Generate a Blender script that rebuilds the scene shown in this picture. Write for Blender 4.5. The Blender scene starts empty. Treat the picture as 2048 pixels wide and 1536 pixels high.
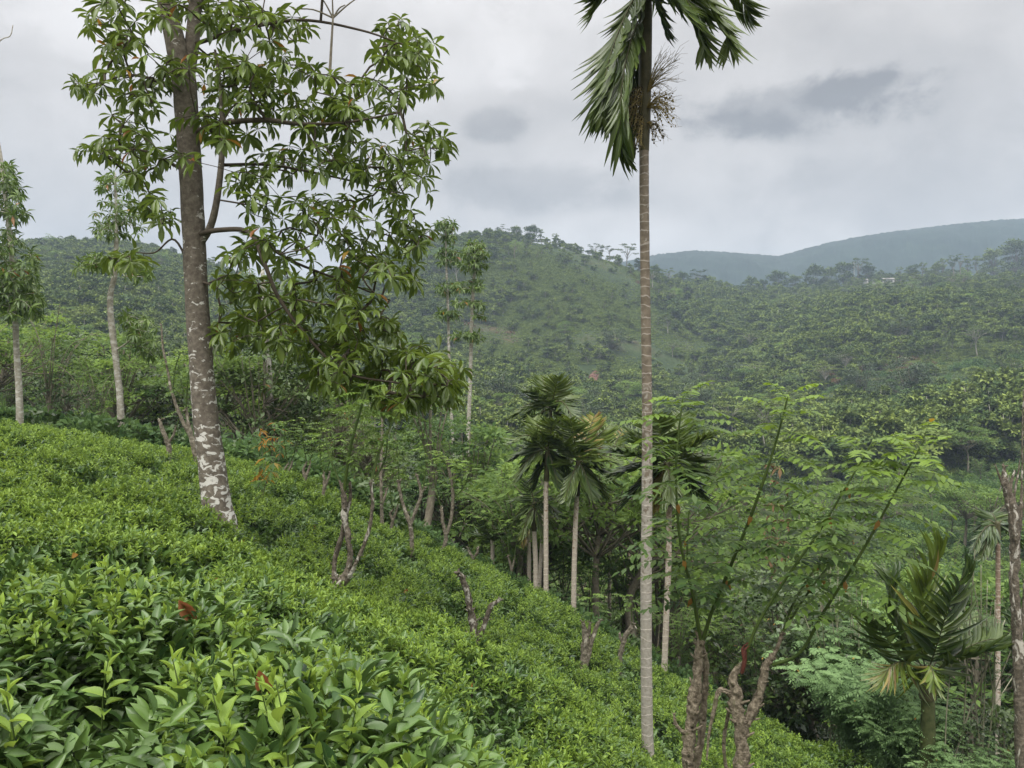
import bpy, math, random
import numpy as np
from mathutils import Vector, Matrix, noise as mnoise

rng = np.random.default_rng(7)
rnd = random.Random(11)
S = bpy.context.scene
COL = S.collection
F = 1607.0                                   # focal length in photo pixels (2048 wide)

# ------------------------------------------------------------------ camera
cam = bpy.data.cameras.new("camera"); cam.sensor_width = 36; cam.lens = F / 2048 * 36
cam.clip_start = 0.05; cam.clip_end = 20000
camo = bpy.data.objects.new("camera", cam); COL.objects.link(camo)
camo.location = (0, 0, 0); camo.rotation_euler = (math.radians(90), 0, 0)
S.camera = camo
S.view_settings.view_transform = 'Standard'; S.view_settings.look = 'None'
S.view_settings.gamma = 1; S.view_settings.exposure = 1.15
S.cycles.use_denoising = True
S.cycles.max_bounces = 6; S.cycles.diffuse_bounces = 3; S.cycles.glossy_bounces = 2
S.cycles.transmission_bounces = 4; S.cycles.volume_bounces = 0
S.cycles.caustics_reflective = False; S.cycles.caustics_refractive = False

# ------------------------------------------------------------------ overcast sky and a very soft sun
SUN_EL, SUN_AZ = math.radians(58), math.radians(200)
W = bpy.data.worlds.new("World"); S.world = W; W.use_nodes = True
def sky():
    nt = W.node_tree; nt.nodes.clear(); N = nt.nodes.new; L = nt.links.new
    out = N('ShaderNodeOutputWorld')
    st = N('ShaderNodeTexSky'); st.sky_type = 'NISHITA'; st.sun_disc = False
    st.sun_elevation = SUN_EL; st.sun_rotation = SUN_AZ
    bg = N('ShaderNodeBackground'); bg.inputs['Strength'].default_value = 0.1
    L(st.outputs[0], bg.inputs['Color'])
    tc = N('ShaderNodeTexCoord'); D = tc.outputs['Generated']
    sep = N('ShaderNodeSeparateXYZ'); L(D, sep.inputs[0])
    def math_(op, a, b=None, c=None, clamp=False):
        m = N('ShaderNodeMath'); m.operation = op; m.use_clamp = clamp
        for k, v in enumerate((a, b, c)):
            if v is None: continue
            if isinstance(v, (int, float)): m.inputs[k].default_value = v
            else: L(v, m.inputs[k])
        return m.outputs[0]
    def noise(scale, detail, rough, stretch=(1, 1, 1.35), off=(0, 0, 0), dist=0.3):
        mp = N('ShaderNodeMapping'); mp.inputs['Scale'].default_value = stretch; mp.inputs['Location'].default_value = off
        L(D, mp.inputs[0]); n = N('ShaderNodeTexNoise'); n.inputs['Scale'].default_value = scale
        n.inputs['Detail'].default_value = detail; n.inputs['Roughness'].default_value = rough
        n.inputs['Distortion'].default_value = dist; L(mp.outputs[0], n.inputs['Vector']); return n.outputs['Fac']
    big = noise(3.2, 6, .55, off=(2.1, 0, .4)); mid = noise(9, 8, .6, off=(.3, 1.7, 0)); fine = noise(26, 6, .6)
    # base luminance: thick cloud, brighter overhead
    el = sep.outputs['Z']
    lift = math_('MULTIPLY', math_('MAXIMUM', math_('SUBTRACT', el, 0.40), 0), 2.6)
    v = math_('ADD', 0.288, math_('MULTIPLY', math_('SUBTRACT', big, .5), .20))
    v = math_('ADD', v, math_('MULTIPLY', math_('SUBTRACT', mid, .5), .17))
    v = math_('ADD', v, math_('MULTIPLY', math_('SUBTRACT', fine, .5), .035))
    # individual darker or brighter banks of cloud, as directions (x/y, z/y) with soft ragged edges
    def bank(px, py, rx, ry, amp, soft=1.0):
        d = Vector(((px - 1024) / F, 1, (768 - py) / F)).normalized()
        dot = []
        for ax in (Vector((1, 0, 0)), Vector((0, 0, 1))):
            t = (ax - d * ax.dot(d)).normalized()
            vm = N('ShaderNodeVectorMath'); vm.operation = 'DOT_PRODUCT'; vm.inputs[1].default_value = t; L(D, vm.inputs[0])
            dot.append(vm.outputs['Value'])
        fw = N('ShaderNodeVectorMath'); fw.operation = 'DOT_PRODUCT'; fw.inputs[1].default_value = d; L(D, fw.inputs[0])
        a = math_('DIVIDE', dot[0], rx / F); b = math_('DIVIDE', dot[1], ry / F)
        r = math_('SQRT', math_('ADD', math_('MULTIPLY', a, a), math_('MULTIPLY', b, b)))
        r = math_('ADD', r, math_('MULTIPLY', math_('SUBTRACT', mid, .5), 1.7))
        r = math_('ADD', r, math_('MULTIPLY', math_('SUBTRACT', fine, .5), .9))
        mr = N('ShaderNodeMapRange'); mr.interpolation_type = 'SMOOTHSTEP'
        mr.inputs[1].default_value = 1.2 * soft; mr.inputs[2].default_value = .55; mr.inputs[3].default_value = 0; mr.inputs[4].default_value = 1
        L(r, mr.inputs[0])
        k = math_('MULTIPLY', mr.outputs[0], math_('GREATER_THAN', fw.outputs['Value'], 0))
        return math_('MULTIPLY', k, amp)
    for b in BANKS: v = math_('ADD', v, bank(*b))
    v = math_('ADD', v, lift)
    v = math_('MAXIMUM', v, .12)
    ramp = N('ShaderNodeValToRGB'); L(math_('MULTIPLY', v, .5), ramp.inputs[0])
    e = ramp.color_ramp.elements
    e[0].position = 0.05; e[0].color = (.104, .098, .093, 1)
    e[1].position = 1; e[1].color = (2.0, 1.95, 1.84, 1)
    m = e.new(.15); m.color = (.312, .294, .278, 1)
    m = e.new(.25); m.color = (.515, .495, .482, 1)
    cl = N('ShaderNodeBackground'); L(ramp.outputs[0], cl.inputs['Color']); cl.inputs['Strength'].default_value = 1.0
    mx = N('ShaderNodeMixShader'); mx.inputs[0].default_value = .94
    L(bg.outputs[0], mx.inputs[1]); L(cl.outputs[0], mx.inputs[2]); L(mx.outputs[0], out.inputs['Surface'])
BANKS = [(1570, 215, 190, 62, -.10), (1700, 185, 100, 42, -.06), (1480, 250, 130, 30, -.045), (990, 248, 70, 40, -.075), (1050, 370, 190, 50, -.06),
         (1850, 390, 330, 90, -.022), (1300, 400, 260, 90, -.012), (1480, 330, 200, 50, .02), (60, 330, 300, 130, -.02), (1130, 100, 200, 90, .06),
         (240, 50, 160, 80, .10), (900, 110, 170, 110, .07), (1220, 470, 170, 45, .05), (1150, 300, 120, 60, .03), (1900, 60, 260, 100, .0)]
sky()
sl = bpy.data.lights.new("sun", 'SUN'); sl.energy = 1.5; sl.angle = math.radians(35); sl.color = (1, .97, .92)
so = bpy.data.objects.new("sun", sl); COL.objects.link(so)
so.rotation_euler = (math.radians(90) - SUN_EL, 0, math.pi - SUN_AZ); so.location = (0, -20, 60)

# ------------------------------------------------------------------ helpers
def at(px, py, y):                            # the world point seen at photo pixel (px, py), y metres ahead
    return np.array(((px - 1024) / F * y, y, (768 - py) / F * y))

def tag(o, label=None, cat=None, group=None, kind=None):
    if label: o['label'] = label
    if cat: o['category'] = cat
    if group: o['group'] = group
    if kind: o['kind'] = kind
    return o

def empty(name, loc, label, cat, group=None):
    o = bpy.data.objects.new(name, None); COL.objects.link(o); o.location = [float(v) for v in loc]
    o.empty_display_size = .2
    return tag(o, label, cat, group)

class MB:
    """collects chunks of geometry for ONE mesh object"""
    def __init__(s): s.v = []; s.f = []; s.t = []; s.l = []; s.m = []; s.n = 0
    def add(s, v, f, tint=0.5, luv=None, mat=0):
        v = np.asarray(v, float).reshape(-1, 3); f = np.asarray(f, int).reshape(-1, 4)
        s.v.append(v); s.f.append(f + s.n); s.n += len(v)
        s.t.append(np.broadcast_to(np.asarray(tint, float), (len(v),)))
        s.l.append(np.zeros((len(v), 3)) if luv is None else luv)
        s.m.append(np.full(len(f), mat, int))
    def mesh(s, name, mats, off=(0, 0, 0), smooth=True):
        me = bpy.data.meshes.new(name)
        v = np.concatenate(s.v) - np.asarray(off); f = np.concatenate(s.f)
        me.vertices.add(len(v)); me.vertices.foreach_set('co', v.astype(np.float32).ravel())
        me.loops.add(f.size); me.loops.foreach_set('vertex_index', f.astype(np.int32).ravel())
        me.polygons.add(len(f)); me.polygons.foreach_set('loop_start', (np.arange(len(f)) * 4).astype(np.int32))
        me.polygons.foreach_set('material_index', np.concatenate(s.m).astype(np.int32))
        me.polygons.foreach_set('use_smooth', np.full(len(f), smooth))
        a = me.attributes.new('tint', 'FLOAT', 'POINT'); a.data.foreach_set('value', np.concatenate(s.t).astype(np.float32))
        a = me.attributes.new('luv', 'FLOAT_VECTOR', 'POINT'); a.data.foreach_set('vector', np.concatenate(s.l).astype(np.float32).ravel())
        for m in (mats if isinstance(mats, (list, tuple)) else [mats]): me.materials.append(m)
        me.update(calc_edges=True); me.validate()
        return me
    def obj(s, name, mats, parent=None, off=(0, 0, 0), smooth=True):
        o = bpy.data.objects.new(name, s.mesh(name, mats, off, smooth)); COL.objects.link(o)
        if parent is not None: o.parent = parent
        return o

def catmull(P, n=6):
    P = np.asarray(P, float)
    if len(P) < 3: return np.array([P[0] + (P[-1] - P[0]) * t for t in np.linspace(0, 1, n + 1)])
    Q = np.vstack([2 * P[0] - P[1], P, 2 * P[-1] - P[-2]]); out = []
    for i in range(1, len(Q) - 2):
        p0, p1, p2, p3 = Q[i - 1:i + 3]
        for t in np.arange(n) / n:
            out.append(.5 * (2 * p1 + (p2 - p0) * t + (2 * p0 - 5 * p1 + 4 * p2 - p3) * t * t + (3 * p1 - p0 - 3 * p2 + p3) * t ** 3))
    out.append(P[-1]); return np.array(out)

def tube(mb, pts, rad, seg=8, bump=0.0, bscale=6.0, mat=0, tint=.5, cap=True, seed=0.0):
    """a swept round stem with its own radius per point; bump adds knots and flutes"""
    pts = np.asarray(pts, float); n = len(pts)
    rad = np.interp(np.linspace(0, 1, n), np.linspace(0, 1, len(rad)), rad) if np.ndim(rad) else np.full(n, float(rad))
    if cap:
        d = pts[-1] - pts[-2]; d = d / (np.linalg.norm(d) + 1e-9)
        pts = np.vstack([pts, pts[-1] + d * rad[-1] * .35, pts[-1] + d * rad[-1] * .45]); rad = np.append(rad, [rad[-1] * .7, rad[-1] * .03]); n += 2
    T = np.gradient(pts, axis=0); T /= np.linalg.norm(T, axis=1)[:, None] + 1e-9
    ref = np.array((1., 0, 0)) if abs(T[0][0]) < .8 else np.array((0, 1., 0))
    V = []; ang = np.linspace(0, 2 * math.pi, seg, endpoint=False)
    u = np.cross(T[0], ref); u /= np.linalg.norm(u)
    for i in range(n):
        u = u - T[i] * u.dot(T[i]); u /= np.linalg.norm(u) + 1e-9; w = np.cross(T[i], u)
        ring = np.cos(ang)[:, None] * u + np.sin(ang)[:, None] * w
        r = np.full(seg, rad[i])
        if bump and (not cap or i < n - 2):
            for k in range(seg):
                q = pts[i] * bscale + ring[k] * 1.2 + seed
                r[k] *= 1 + bump * (mnoise.noise(Vector(q)) + .6 * mnoise.noise(Vector(q * 2.7)))
        V.append(pts[i] + ring * r[:, None])
    V = np.concatenate(V); f = []
    for i in range(n - 1):
        for k in range(seg):
            a = i * seg + k; b = i * seg + (k + 1) % seg
            f.append((a, b, b + seg, a + seg))
    mb.add(V, f, tint, None, mat)

# ---- leaf shapes: Y along the leaf, X across, Z up
def leaf_shape(n=4, peak=.5, fold=.25, droop=.25, tip=.02, base=.06, wave=0.0):
    t = np.linspace(0, 1, n + 1); w = np.sin(np.pi * np.power(t, math.log(.5) / math.log(peak))) ** .9
    w = np.maximum(w, np.where(t < .5, base, tip)) * .5
    v = []; l = []
    for ti, wi in zip(t, w):
        z = -droop * ti * ti
        for s in (-1, 0, 1):
            v.append((s * wi, ti, z + abs(s) * wi * fold * 2 + (wave * math.sin(ti * 9 + s) if s else 0)))
            l.append((s, ti, 0))
    f = []
    for i in range(n):
        a = i * 3; f += [(a, a + 1, a + 4, a + 3), (a + 1, a + 2, a + 5, a + 4)]
    return np.array(v), np.array(f), np.array(l, float)
def blade_shape(droop=.15, w0=.5):             # two-quad leaflet
    v = np.array([(-.12, 0, 0), (.12, 0, 0), (-.5, .5, -droop * .25 + .05), (.5, .5, -droop * .25 + .05), (-.1, 1, -droop), (.1, 1, -droop)])
    return v, np.array([(0, 1, 3, 2), (2, 3, 5, 4)]), np.array([(-1, 0, 0), (1, 0, 0), (-1, .5, 0), (1, .5, 0), (-1, 1, 0), (1, 1, 0)], float)
def quad_shape():
    v = np.array([(0, 0, 0), (.5, .45, .06), (0, 1, -.1), (-.5, .45, .06)])
    return v, np.array([(0, 1, 2, 3)]), np.array([(0, 0, 0), (1, .5, 0), (0, 1, 0), (-1, .5, 0)], float)

LEAF_TEA = leaf_shape(5, .42, .22, .22, wave=.012)
LEAF_TEA_LO = leaf_shape(3, .45, .22, .25)
LEAF_OBO = leaf_shape(4, .60, .16, .30)
LEAF_OBO_LO = leaf_shape(2, .58, .16, .30)
LEAF_STRAP = leaf_shape(4, .40, .10, .45, tip=.03, base=.25)
BLADE = blade_shape(); QUAD = quad_shape()

class Leaves:
    """many leaves of one shape, stamped in one go into an MB"""
    def __init__(s, shape): s.shape = shape; s.p = []; s.d = []; s.u = []; s.L = []; s.W = []; s.t = []
    def add(s, p, d, u, L, W, t): s.p.append(p); s.d.append(d); s.u.append(u); s.L.append(L); s.W.append(W); s.t.append(t)
    def arr(s, p, d, u, L, W, t):
        s.p.extend(p); s.d.extend(d); s.u.extend(u); s.L.extend(L); s.W.extend(W); s.t.extend(t)
    def into(s, mb, mat=0):
        if not s.p: return
        tv, tf, tl = s.shape; P = np.array(s.p, float); D = np.array(s.d, float); U = np.array(s.u, float)
        D /= np.linalg.norm(D, axis=1)[:, None] + 1e-9
        X = np.cross(D, U); X /= np.linalg.norm(X, axis=1)[:, None] + 1e-9; Z = np.cross(X, D)
        L = np.array(s.L)[:, None, None]; Wd = np.array(s.W)[:, None, None]
        V = P[:, None] + tv[None, :, 0:1] * Wd * X[:, None] + tv[None, :, 1:2] * L * D[:, None] + tv[None, :, 2:3] * (L * .6 + Wd * .4) * Z[:, None]
        n, k = len(P), len(tv)
        Fc = (tf[None] + (np.arange(n) * k)[:, None, None]).reshape(-1, 4)
        mb.add(V.reshape(-1, 3), Fc, np.repeat(np.array(s.t), k), np.tile(tl, (n, 1)), mat)

def unit(v): v = np.asarray(v, float); return v / (np.linalg.norm(v) + 1e-9)
def rdir(z0=-1., z1=1.):
    z = rng.uniform(z0, z1); a = rng.uniform(0, 2 * math.pi); r = math.sqrt(max(0, 1 - z * z)); return np.array((r * math.cos(a), r * math.sin(a), z))

# ------------------------------------------------------------------ materials
def mat(name):
    m = bpy.data.materials.new(name); m.use_nodes = True; nt = m.node_tree; nt.nodes.clear(); return m, nt, nt.nodes.new, nt.links.new
def ramp(N, stops):
    r = N('ShaderNodeValToRGB'); e = r.color_ramp.elements
    while len(e) < len(stops): e.new(.5)
    for k, (p, c) in enumerate(stops): e[k].position = p; e[k].color = (*c, 1)
    return r
def leaf_mat(name, dark, light, old=(.30, .17, .02), dead=(.20, .08, .03), trans=.28, rough=.42, spec=.5, rvar=.25, vein=0.0, nscale=3.0):
    m, nt, N, L = mat(name); out = N('ShaderNodeOutputMaterial')
    at_ = N('ShaderNodeAttribute'); at_.attribute_name = 'tint'
    oi = N('ShaderNodeObjectInfo'); tc = N('ShaderNodeTexCoord')
    nz = N('ShaderNodeTexNoise'); nz.inputs['Scale'].default_value = nscale; nz.inputs['Detail'].default_value = 3; L(tc.outputs['Object'], nz.inputs['Vector'])
    def mth(op, a, b):
        q = N('ShaderNodeMath'); q.operation = op
        for k, v in enumerate((a, b)):
            if isinstance(v, (int, float)): q.inputs[k].default_value = v
            else: L(v, q.inputs[k])
        return q.outputs[0]
    j = mth('MULTIPLY', mth('SUBTRACT', oi.outputs['Random'], .5), rvar)
    k = mth('ADD', j, mth('MULTIPLY', mth('SUBTRACT', nz.outputs['Fac'], .5), .35))
    live = mth('LESS_THAN', at_.outputs['Fac'], .86)          # yellowed leaves keep their own colour
    t = mth('ADD', at_.outputs['Fac'], mth('MULTIPLY', k, live))
    t2 = mth('MINIMUM', t, mth('ADD', .84, mth('MULTIPLY', mth('SUBTRACT', 1, live), 1)))
    r = ramp(N, [(0, dark), (.84, light), (.9, old), (1, dead)]); L(t2, r.inputs[0])
    col = r.outputs[0]
    if vein:
        lv = N('ShaderNodeAttribute'); lv.attribute_name = 'luv'; sp = N('ShaderNodeSeparateXYZ'); L(lv.outputs['Vector'], sp.inputs[0])
        ax = mth('ABSOLUTE', sp.outputs['X'], 0); mid = mth('LESS_THAN', ax, .09)
        wv = mth('SINE', mth('ADD', mth('MULTIPLY', sp.outputs['Y'], 46), mth('MULTIPLY', ax, -9)), 0)
        vv = mth('ADD', mth('MULTIPLY', mid, .8), mth('MULTIPLY', mth('GREATER_THAN', wv, .86), .35))
        mx = N('ShaderNodeMix'); mx.data_type = 'RGBA'; mx.blend_type = 'MIX'
        L(mth('MULTIPLY', vv, vein), mx.inputs['Factor']); L(col, mx.inputs[6]); mx.inputs[7].default_value = (light[0] * 1.3, light[1] * 1.2, light[2] * 1.5, 1); col = mx.outputs[2]
    pb = N('ShaderNodeBsdfPrincipled'); L(col, pb.inputs['Base Color']); pb.inputs['Roughness'].default_value = rough
    pb.inputs['Specular IOR Level'].default_value = spec
    tr = N('ShaderNodeBsdfTranslucent'); hs = N('ShaderNodeHueSaturation'); hs.inputs['Value'].default_value = 1.5; hs.inputs['Hue'].default_value = .485
    L(col, hs.inputs['Color']); L(hs.outputs[0], tr.inputs['Color'])
    ms = N('ShaderNodeMixShader'); ms.inputs[0].default_value = trans
    L(pb.outputs[0], ms.inputs[1]); L(tr.outputs[0], ms.inputs[2]); L(ms.outputs[0], out.inputs['Surface'])
    return m
def bark_mat(name, stops, scale=(6, 6, 6), nscale=3, rough=.9, bump=.35, patch=None, patch_scale=9, patch_lo=.55, patch_hi=.6, stretch=(1, 1, 2.2), zfade=None):
    """two-tone bark; patch adds pale lichen plates, zfade=(z_low, z_high) gives more of them low on the trunk"""
    m, nt, N, L = mat(name); out = N('ShaderNodeOutputMaterial'); pb = N('ShaderNodeBsdfPrincipled')
    tc = N('ShaderNodeTexCoord'); mp = N('ShaderNodeMapping'); mp.inputs['Scale'].default_value = scale; L(tc.outputs['Object'], mp.inputs[0])
    n = N('ShaderNodeTexNoise'); n.inputs['Scale'].default_value = nscale; n.inputs['Detail'].default_value = 8; n.inputs['Roughness'].default_value = .65; L(mp.outputs[0], n.inputs['Vector'])
    r = ramp(N, stops); L(n.outputs['Fac'], r.inputs[0]); col = r.outputs[0]; hgt = n.outputs['Fac']
    if patch:
        mp2 = N('ShaderNodeMapping'); mp2.inputs['Scale'].default_value = stretch; L(tc.outputs['Object'], mp2.inputs[0])
        n2 = N('ShaderNodeTexNoise'); n2.inputs['Scale'].default_value = patch_scale; n2.inputs['Detail'].default_value = 5; n2.inputs['Distortion'].default_value = .8; n2.inputs['Roughness'].default_value = .55; L(mp2.outputs[0], n2.inputs['Vector'])
        fac = n2.outputs['Fac']
        if zfade:
            sp = N('ShaderNodeSeparateXYZ'); L(tc.outputs['Object'], sp.inputs[0])
            mr = N('ShaderNodeMapRange'); mr.inputs[1].default_value = zfade[0]; mr.inputs[2].default_value = zfade[1]; mr.inputs[3].default_value = .115; mr.inputs[4].default_value = -.045; L(sp.outputs['Z'], mr.inputs[0])
            ad = N('ShaderNodeMath'); ad.operation = 'ADD'; L(fac, ad.inputs[0]); L(mr.outputs[0], ad.inputs[1]); fac = ad.outputs[0]
        mr2 = N('ShaderNodeMapRange'); mr2.interpolation_type = 'SMOOTHSTEP'; mr2.inputs[1].default_value = patch_lo; mr2.inputs[2].default_value = patch_hi; L(fac, mr2.inputs[0])
        mx = N('ShaderNodeMix'); mx.data_type = 'RGBA'; L(mr2.outputs[0], mx.inputs['Factor']); L(col, mx.inputs[6]); mx.inputs[7].default_value = (*patch, 1); col = mx.outputs[2]
    L(col, pb.inputs['Base Color']); pb.inputs['Roughness'].default_value = rough; pb.inputs['Specular IOR Level'].default_value = .2
    bp = N('ShaderNodeBump'); bp.inputs['Strength'].default_value = bump; bp.inputs['Distance'].default_value = .03; L(hgt, bp.inputs['Height']); L(bp.outputs[0], pb.inputs['Normal'])
    L(pb.outputs[0], out.inputs['Surface']); return m
def palm_trunk_mat(name, ring=10.0, lo=(.100, .080, .056), hi=(.185, .155, .115), pale=(.33, .31, .27), zpatch=None):
    m, nt, N, L = mat(name); out = N('ShaderNodeOutputMaterial'); pb = N('ShaderNodeBsdfPrincipled'); tc = N('ShaderNodeTexCoord')
    n = N('ShaderNodeTexNoise'); n.inputs['Scale'].default_value = 14; n.inputs['Detail'].default_value = 6; L(tc.outputs['Object'], n.inputs['Vector'])
    r = ramp(N, [(.3, lo), (.7, hi)]); L(n.outputs['Fac'], r.inputs[0])
    sp = N('ShaderNodeSeparateXYZ'); L(tc.outputs['Object'], sp.inputs[0])
    def mth(op, a, b):
        q = N('ShaderNodeMath'); q.operation = op
        for k, v in enumerate((a, b)):
            if isinstance(v, (int, float)): q.inputs[k].default_value = v
            else: L(v, q.inputs[k])
        return q.outputs[0]
    n3 = N('ShaderNodeTexNoise'); n3.inputs['Scale'].default_value = 5; L(tc.outputs['Object'], n3.inputs['Vector'])
    z = mth('ADD', sp.outputs['Z'], mth('MULTIPLY', n3.outputs['Fac'], .16))
    fr = mth('FRACT', mth('MULTIPLY', z, ring), 0)
    line = N('ShaderNodeMapRange'); line.interpolation_type = 'SMOOTHSTEP'; line.inputs[1].default_value = .17; line.inputs[2].default_value = .05; L(fr, line.inputs[0])
    n2 = N('ShaderNodeTexNoise'); n2.inputs['Scale'].default_value = 16; n2.inputs['Detail'].default_value = 6; n2.inputs['Distortion'].default_value = .6; L(tc.outputs['Object'], n2.inputs['Vector'])
    zp = zpatch or (0, 6)
    mr = N('ShaderNodeMapRange'); mr.inputs[1].default_value = zp[0]; mr.inputs[2].default_value = zp[1]; mr.inputs[3].default_value = .36; mr.inputs[4].default_value = -.10; L(sp.outputs['Z'], mr.inputs[0])
    pt = N('ShaderNodeMapRange'); pt.interpolation_type = 'SMOOTHSTEP'; pt.inputs[1].default_value = .50; pt.inputs[2].default_value = .62; L(mth('ADD', n2.outputs['Fac'], mr.outputs[0]), pt.inputs[0])
    n4 = N('ShaderNodeTexNoise'); n4.inputs['Scale'].default_value = 30; n4.inputs['Detail'].default_value = 4; L(tc.outputs['Object'], n4.inputs['Vector'])
    up = N('ShaderNodeMapRange'); up.inputs[1].default_value = zp[0]; up.inputs[2].default_value = zp[1]; up.inputs[3].default_value = .25; up.inputs[4].default_value = 1; L(sp.outputs['Z'], up.inputs[0])
    fac = mth('MULTIPLY', mth('MAXIMUM', mth('MULTIPLY', mth('MULTIPLY', line.outputs[0], up.outputs[0]), mth('ADD', n2.outputs['Fac'], .15)), mth('MULTIPLY', pt.outputs[0], mth('MINIMUM', mth('MULTIPLY', n4.outputs['Fac'], 1.7), 1))), .85)
    mx = N('ShaderNodeMix'); mx.data_type = 'RGBA'; L(fac, mx.inputs['Factor']); L(r.outputs[0], mx.inputs[6]); mx.inputs[7].default_value = (*pale, 1)
    L(mx.outputs[2], pb.inputs['Base Color']); pb.inputs['Roughness'].default_value = .85
    bp = N('ShaderNodeBump'); bp.inputs['Strength'].default_value = .5; bp.inputs['Distance'].default_value = .02; L(mth('ADD', line.outputs[0], mth('MULTIPLY', n.outputs['Fac'], .5)), bp.inputs['Height']); L(bp.outputs[0], pb.inputs['Normal'])
    L(pb.outputs[0], out.inputs['Surface']); return m
def plain_mat(name, c1, c2, scale=8, rough=.8):
    return bark_mat(name, [(.3, c1), (.7, c2)], scale=(1, 1, 1), nscale=scale, rough=rough, bump=.15)

M = {}
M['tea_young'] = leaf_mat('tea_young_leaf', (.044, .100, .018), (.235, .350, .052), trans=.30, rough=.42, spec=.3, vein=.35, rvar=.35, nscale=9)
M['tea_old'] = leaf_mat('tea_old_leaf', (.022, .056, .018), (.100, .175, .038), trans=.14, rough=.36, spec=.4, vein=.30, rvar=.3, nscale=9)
M['tree_leaf'] = leaf_mat('tree_leaf', (.032, .066, .012), (.140, .205, .026), trans=.30, rough=.36, rvar=.1, vein=.2, nscale=1.5)
M['slim_leaf'] = leaf_mat('slim_tree_leaf', (.040, .085, .018), (.140, .215, .034), trans=.30, rvar=.15, nscale=1.5)
M['palm_leaf'] = leaf_mat('palm_leaf', (.020, .045, .012), (.115, .165, .022), old=(.30, .24, .07), dead=(.17, .12, .05), trans=.22, rough=.34, spec=.6, rvar=.2, nscale=2)
M['fern_leaf'] = leaf_mat('fern_leaf', (.022, .060, .016), (.165, .260, .030), trans=.36, rough=.5, rvar=.2, nscale=2)
M['wood_leaf'] = leaf_mat('woodland_leaf', (.046, .096, .026), (.170, .262, .056), trans=.40, rough=.55, spec=.25, rvar=.45, nscale=.7)
M['shrub_leaf'] = leaf_mat('shrub_leaf', (.026, .064, .024), (.112, .195, .055), trans=.38, rough=.55, spec=.25, rvar=.25, nscale=2)
M['pale_shrub'] = leaf_mat('pale_shrub_leaf', (.055, .115, .052), (.200, .315, .125), trans=.35, rough=.55, spec=.25, rvar=.15, nscale=2)
M['dark_leaf'] = leaf_mat('dark_leaf', (.018, .040, .011), (.066, .108, .024), trans=.15, rough=.4, rvar=.3, nscale=1)
M['far_leaf'] = leaf_mat('far_leaf', (.054, .094, .026), (.215, .275, .060), old=(.13, .09, .04), dead=(.15, .075, .045), trans=.12, rough=.7, spec=.2, rvar=.55, nscale=.2)
M['bark_main'] = bark_mat('lichen_bark', [(.25, (.062, .053, .042)), (.5, (.142, .122, .098)), (.75, (.25, .225, .185))], nscale=2.6, patch=(.56, .55, .51), patch_scale=9, patch_lo=.585, patch_hi=.64, stretch=(1, 1, 1.7), zfade=(-.1, 4.6))
M['bark_pale'] = bark_mat('pale_bark', [(.3, (.20, .18, .14)), (.7, (.40, .38, .32))], nscale=2, patch=(.48, .47, .42), patch_scale=5, patch_lo=.5, patch_hi=.62)
M['bark_mid'] = bark_mat('woodland_bark', [(.3, (.11, .095, .07)), (.7, (.26, .235, .18))], nscale=2)
M['bark_knot'] = bark_mat('knotted_bark', [(.28, (.052, .045, .034)), (.5, (.160, .139, .106)), (.72, (.31, .28, .22))], nscale=3.5, stretch=(1, 1, .6), patch=(.42, .39, .32), patch_scale=7, patch_lo=.58, patch_hi=.66, bump=.6)
M['bark_dark'] = bark_mat('dark_knotted_bark', [(.28, (.034, .029, .022)), (.5, (.108, .092, .070)), (.72, (.22, .19, .15))], nscale=3.5, stretch=(1, 1, .6), patch=(.40, .38, .33), patch_scale=8, patch_lo=.55, patch_hi=.62, bump=.6)
M['bark_twig'] = plain_mat('dark_twig', (.045, .036, .026), (.10, .082, .06), 8)
M['green_stem'] = plain_mat('green_stem', (.035, .065, .015), (.085, .12, .030), 10, .6)
M['grey_stem'] = plain_mat('grey_cane', (.17, .165, .115), (.32, .31, .22), 4, .7)
M['red_bark'] = plain_mat('peeled_red_bark', (.05, .018, .013), (.13, .042, .030), 40)
M['bark_moss'] = bark_mat('mossy_knotted_bark', [(.25, (.036, .030, .021)), (.43, (.135, .112, .080)), (.57, (.25, .212, .155)), (.75, (.46, .40, .31))], nscale=5, stretch=(1, 1, .6), patch=(.105, .115, .045), patch_scale=6, patch_lo=.56, patch_hi=.68, bump=.9)
M['palm_bark'] = palm_trunk_mat('ringed_palm_bark', 8.5, zpatch=(2.2, 6.0))
M['palm_bark_far'] = palm_trunk_mat('ringed_palm_bark_pale', 6.5, lo=(.17, .115, .075), hi=(.28, .21, .15), pale=(.44, .40, .34))
M['palm_shaft'] = plain_mat('palm_crownshaft', (.042, .042, .020), (.095, .088, .046), 9, .5)
M['palm_young_trunk'] = plain_mat('young_palm_trunk', (.040, .055, .018), (.105, .115, .050), 9, .6)
M['fruit'] = plain_mat('palm_nut', (.020, .020, .014), (.06, .045, .022), 12, .6)
M['fruit_stalk'] = plain_mat('palm_fruit_stalk', (.10, .085, .022), (.21, .16, .05), 12, .6)
M['soil'] = plain_mat('red_soil', (.085, .042, .030), (.155, .080, .058), .8, .95)
M['wall'] = plain_mat('whitewash', (.34, .33, .30), (.48, .47, .44), 1, .9)
M['roof'] = plain_mat('roof_sheet', (.22, .20, .19), (.34, .32, .30), 1, .6)
M['glass'] = plain_mat('dark_window', (.02, .025, .03), (.05, .055, .06), 1, .2)

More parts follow.
